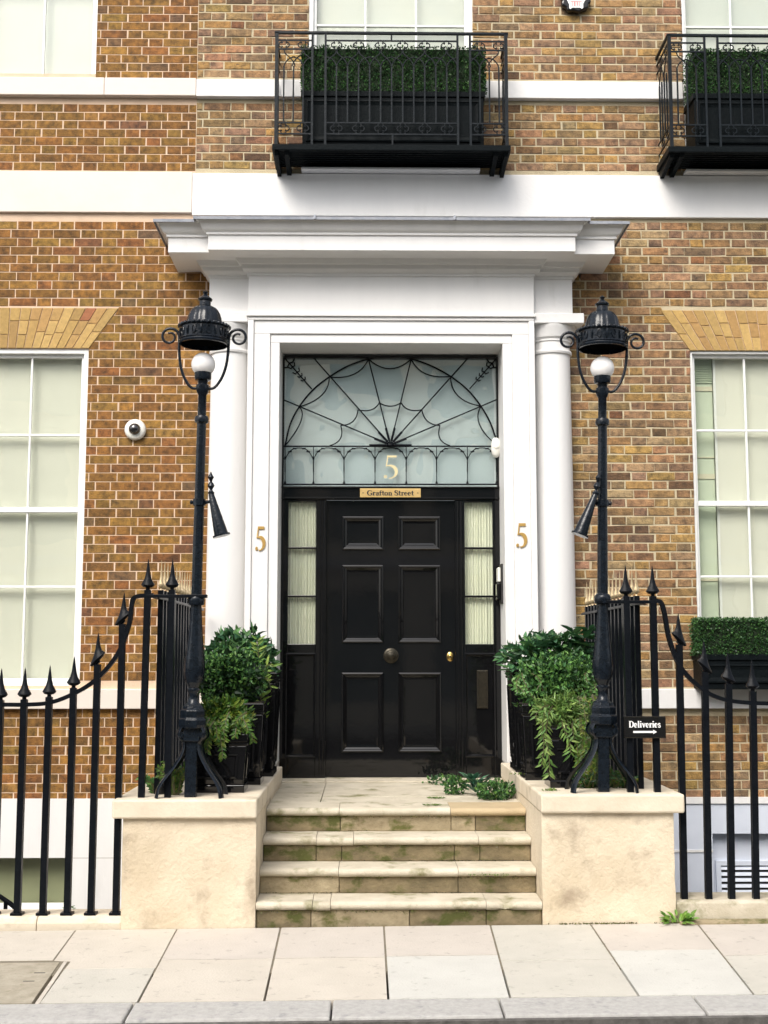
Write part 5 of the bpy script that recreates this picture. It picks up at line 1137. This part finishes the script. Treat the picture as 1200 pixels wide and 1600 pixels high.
c = at(880, 1115, .46); t = plant('willow_leaved_trailer', 'long narrow leaved plant trailing down the front planter right of the steps', 'plant', (c.x, .46, at(880, 1138, .33).z)); mb, sb = MB(), MB()
mb2 = bushy((c.x + .0, .46, c.z + .02), (.17, .15, .09), 750, .055, .014, G_WILLOW, .3, seed=19, droop=.3)
for pts in ([(862, 1100), (852, 1108), (848, 1135), (850, 1165), (846, 1195)], [(866, 1100), (857, 1115), (853, 1150), (858, 1180), (858, 1212)], [(860, 1104), (846, 1108), (838, 1116), (838, 1124)], [(864, 1100), (850, 1104), (843, 1112)], [(886, 1115), (884, 1140), (890, 1160), (892, 1178)], [(895, 1115), (894, 1135), (898, 1155)], [(880, 1115), (878, 1130), (884, 1148)]):
    strand(mb, sb, at(*pts[0], .40), [at(u, v, .29) for u, v in pts[1:]], .066, .015, G_WILLOW, .014, .75)
part('foliage', mb2, m_leaf, t, kind='stuff'); part('trailing_strands', mb, m_leaf, t, kind='stuff'); part('stem', sb, m_stem, t, kind='stuff')
c = at(915, 1110, .40); t = plant('trailing_conifer', 'dark feathery trailing shrub hanging behind the right lamp legs', 'shrub', (c.x, .40, ZPR)); mb, sb = MB(), MB()
for k in range(40):
    u = R.uniform(896, 934); v = R.uniform(1085, 1120); d = R.uniform(.25, .48); q = at(u, v, .36); o = R.uniform(-.03, .05)
    strand(mb, sb, (q.x, .38, q.z), [(q.x + o * .4, .33, q.z - d * .25), (q.x + o, .31, q.z - d * .6), (q.x + o * 1.3, .31, max(ZPR + .01, q.z - d))], .036, .013, G_CONI, .0075, .9)
for k in range(40):
    x = c.x + R.uniform(-.05, .28); strand(mb, sb, (x, .34, ZPR), [(x + R.uniform(-.03, .03), .32 + R.uniform(-.04, .04), ZPR + .05), (x + R.uniform(-.07, .07), .3, ZPR + R.uniform(.05, .14))], .032, .013, G_CONI + G_DK, .009, .9)
part('fronds', mb, m_leaf, t, kind='stuff'); part('stem', sb, m_stem, t, kind='stuff')
for (x0, x1, y, lbl) in ((at(800, 1203, 1.3).x, .98, 1.25, 'tiny yellow green tuft on the right flank wall by the tall planter'), (at(852, 1236, .25).x - .02, at(868, 1236, .25).x, .18, 'small flat patch of green moss on the right pier coping')):
    t = plant('moss_tuft', lbl, 'moss', ((x0 + x1) / 2, y, ZPR)); mb = MB()
    for k in range(60): mb.cc = leafcol(G_LIME + G_CONI); quadleaf(mb, (R.gauss((x0 + x1) / 2, (x1 - x0) / 4), R.gauss(y, .02), ZPR + .001), rv() * .7 + Vector((0, 0, .6)), rv(), .018, .008)
    part('fronds', mb, m_leaf, t, kind='stuff')
# the fallen-looking clump on the landing
zl = 4 * RT
t = plant('landing_plant', 'low spreading leafy plant on the right of the landing in front of the door', 'plant', (.72, 1.3, zl)); mb, sb = MB(), MB()
for px, py, rx, rz, n in ((770, 1243, .11, .065, 430), (711, 1235, .07, .06, 240), (690, 1219, .12, .030, 130), (735, 1228, .05, .05, 60), (795, 1240, .035, .05, 120)):
    q = atz(px, py + 6, zl); yq = min(q.y, 2.3); q = at(px, py, yq); mb_ = bushy((q.x, yq, zl + rz * .9), (rx, .10, rz), n, .034, .018, G_BOX + G_DK, .25, seed=px, front_only=False); mb.v, mb.f, mb.c, o_ = mb.v + mb_.v, mb.f + [tuple(i + len(mb.v) for i in f) for f in mb_.f], mb.c + mb_.c, 0
part('foliage', mb, m_leaf, t, kind='stuff')
for px, py, L in ((742, 1228, .13), (738, 1222, .10), (752, 1234, .12), (744, 1240, .11)):
    q = atz(px, 1244, zl); rosette(t, at(px, py, q.y), 7, L, .04, [(.03, .10, .06), (.04, .12, .07), (.07, .16, .09)], .75)
for px, py, lbl in ((681, 1248, 'sprig of moss lying left of the landing plant'), (675, 1259, 'sprig of moss nearest the edge of the landing'), (757, 1344, 'feathery moss tuft on the second stone step'), (767, 1366, 'thin line of moss along the second step edge')):
    k_ = {1248: (zl, None), 1259: (zl, None), 1344: (2 * RT, None), 1366: (2 * RT, None)}[py]; q = atz(px, py, k_[0]) if py != 1366 else at(px + 5, 1367, TT - .004); t = plant('moss_sprig', lbl, 'moss', q); mb = MB()
    for j in range(70):
        mb.cc = leafcol(G_LIME[1:2] + G_WILLOW, .3)
        if py == 1366: quadleaf(mb, (q.x + R.uniform(-.16, .1), TT - .004 - R.random() * .01, q.z + R.uniform(-.004, .006)), (R.uniform(-.6, .6), -.6, R.uniform(-.3, .8)), rv(), .014, .007)
        else: a = R.uniform(0, 6.28); r_ = R.random() ** .7; quadleaf(mb, (q.x + .055 * r_ * math.cos(a), q.y + .02 * r_ * math.sin(a), q.z + .002), (math.cos(a), math.sin(a), .5), rv(), .024, .007)
    part('fronds', mb, m_leaf, t, kind='stuff')
# weed at the foot of the right pier
q = gnd(1062, 1446); t = plant('weed', 'bright green weed growing at the foot of the right pier', 'weed', (q.x, -.02, q.z)); mb = MB()
for k in range(60):
    a = R.uniform(0, 6.28); r_ = R.random() * .05; p = Vector((q.x + r_ * math.cos(a), -.03 + r_ * .3 * math.sin(a), q.z)); d = Vector((math.cos(a) * 1.0, math.sin(a) * .5 - .2, R.uniform(.3, 1.6))).normalized(); h = R.uniform(.01, .06)
    mb.cc = leafcol([(.13, .26, .03), (.10, .21, .03), (.17, .30, .05)]); leaf(mb, p + d * h, d, (0, -.6, 1), R.uniform(.03, .055), R.uniform(.016, .026), .15, R.uniform(.1, .6))
part('foliage', mb, m_leaf, t, kind='stuff')
for u in range(14): pass
# moss at the foot of the kerb and pier
t = thing('moss_line', 'thin line of moss along the foot of the right pier', 'moss', (1.3, 0, gz(1.3, 0))); mb = MB()
for k in range(260):
    x = R.uniform(.9, 1.69); 
    if noise.noise(Vector((x * 7, 0, 0))) < -.1: continue
    mb.cc = leafcol([(.10, .11, .03), (.14, .15, .04), (.07, .07, .03)]); quadleaf(mb, (x, -.004 - R.random() * .012, gz(x, 0) + .0005), (R.uniform(-1, 1), -.3, R.uniform(.2, .7)), rv(), .014, .008)
part('fronds', mb, m_leaf, t, kind='stuff')
q = at(107, 1423, .28); t = plant('sprig', 'small green sprig behind the fourth railing bar at left', 'weed', (q.x, .26, .066)); mb = MB()
for k in range(14): mb.cc = leafcol(G_BOX); leaf(mb, (q.x + R.uniform(-.02, .05), .26, .07 + R.random() * .02), (R.uniform(-1, 1), -.2, R.uniform(0, .6)), (0, -.5, 1), .03, .012)
part('foliage', mb, m_leaf, t, kind='stuff')

# ================================================================== the street behind the camera: seen only as reflections
fb = thing('facing_building', 'pale cream building across the street mirrored in the panes', 'building', (0, -17, 0))
part('far_pavement', MB().box(-30, 30, -17, -14.2, -.3, -.02), m_slab[2], kind='structure')
mb = MB(); bays = [(-24 + 2.6 * k) for k in range(19)]; fl_ = [(.5, 3.2), (4.4, 6.9), (7.7, 9.3)]
for i, x in enumerate(bays):
    mb.box(x - .55 - .75, x - .55, -17.3, -17, -.3, 10.0)
    zz = [-.3] + [q for f in fl_ for q in f] + [10.0]
    for j in range(0, 8, 2): mb.box(x - .55, x + 1.3 - .0, -17.3, -17, zz[j], zz[j + 1])
part('wall', mb, m_far, fb); part('cornice', MB().box(-26, 26, -17, -16.7, 9.5, 9.85).box(-26, 26, -17, -16.85, 3.7, 4.0), m_white, fb)
for x in bays:
    for a, b in fl_: part('window', MB().box(x - .55, x + 1.3, -17.22, -17.18, a, b), m_fargreen, fb)
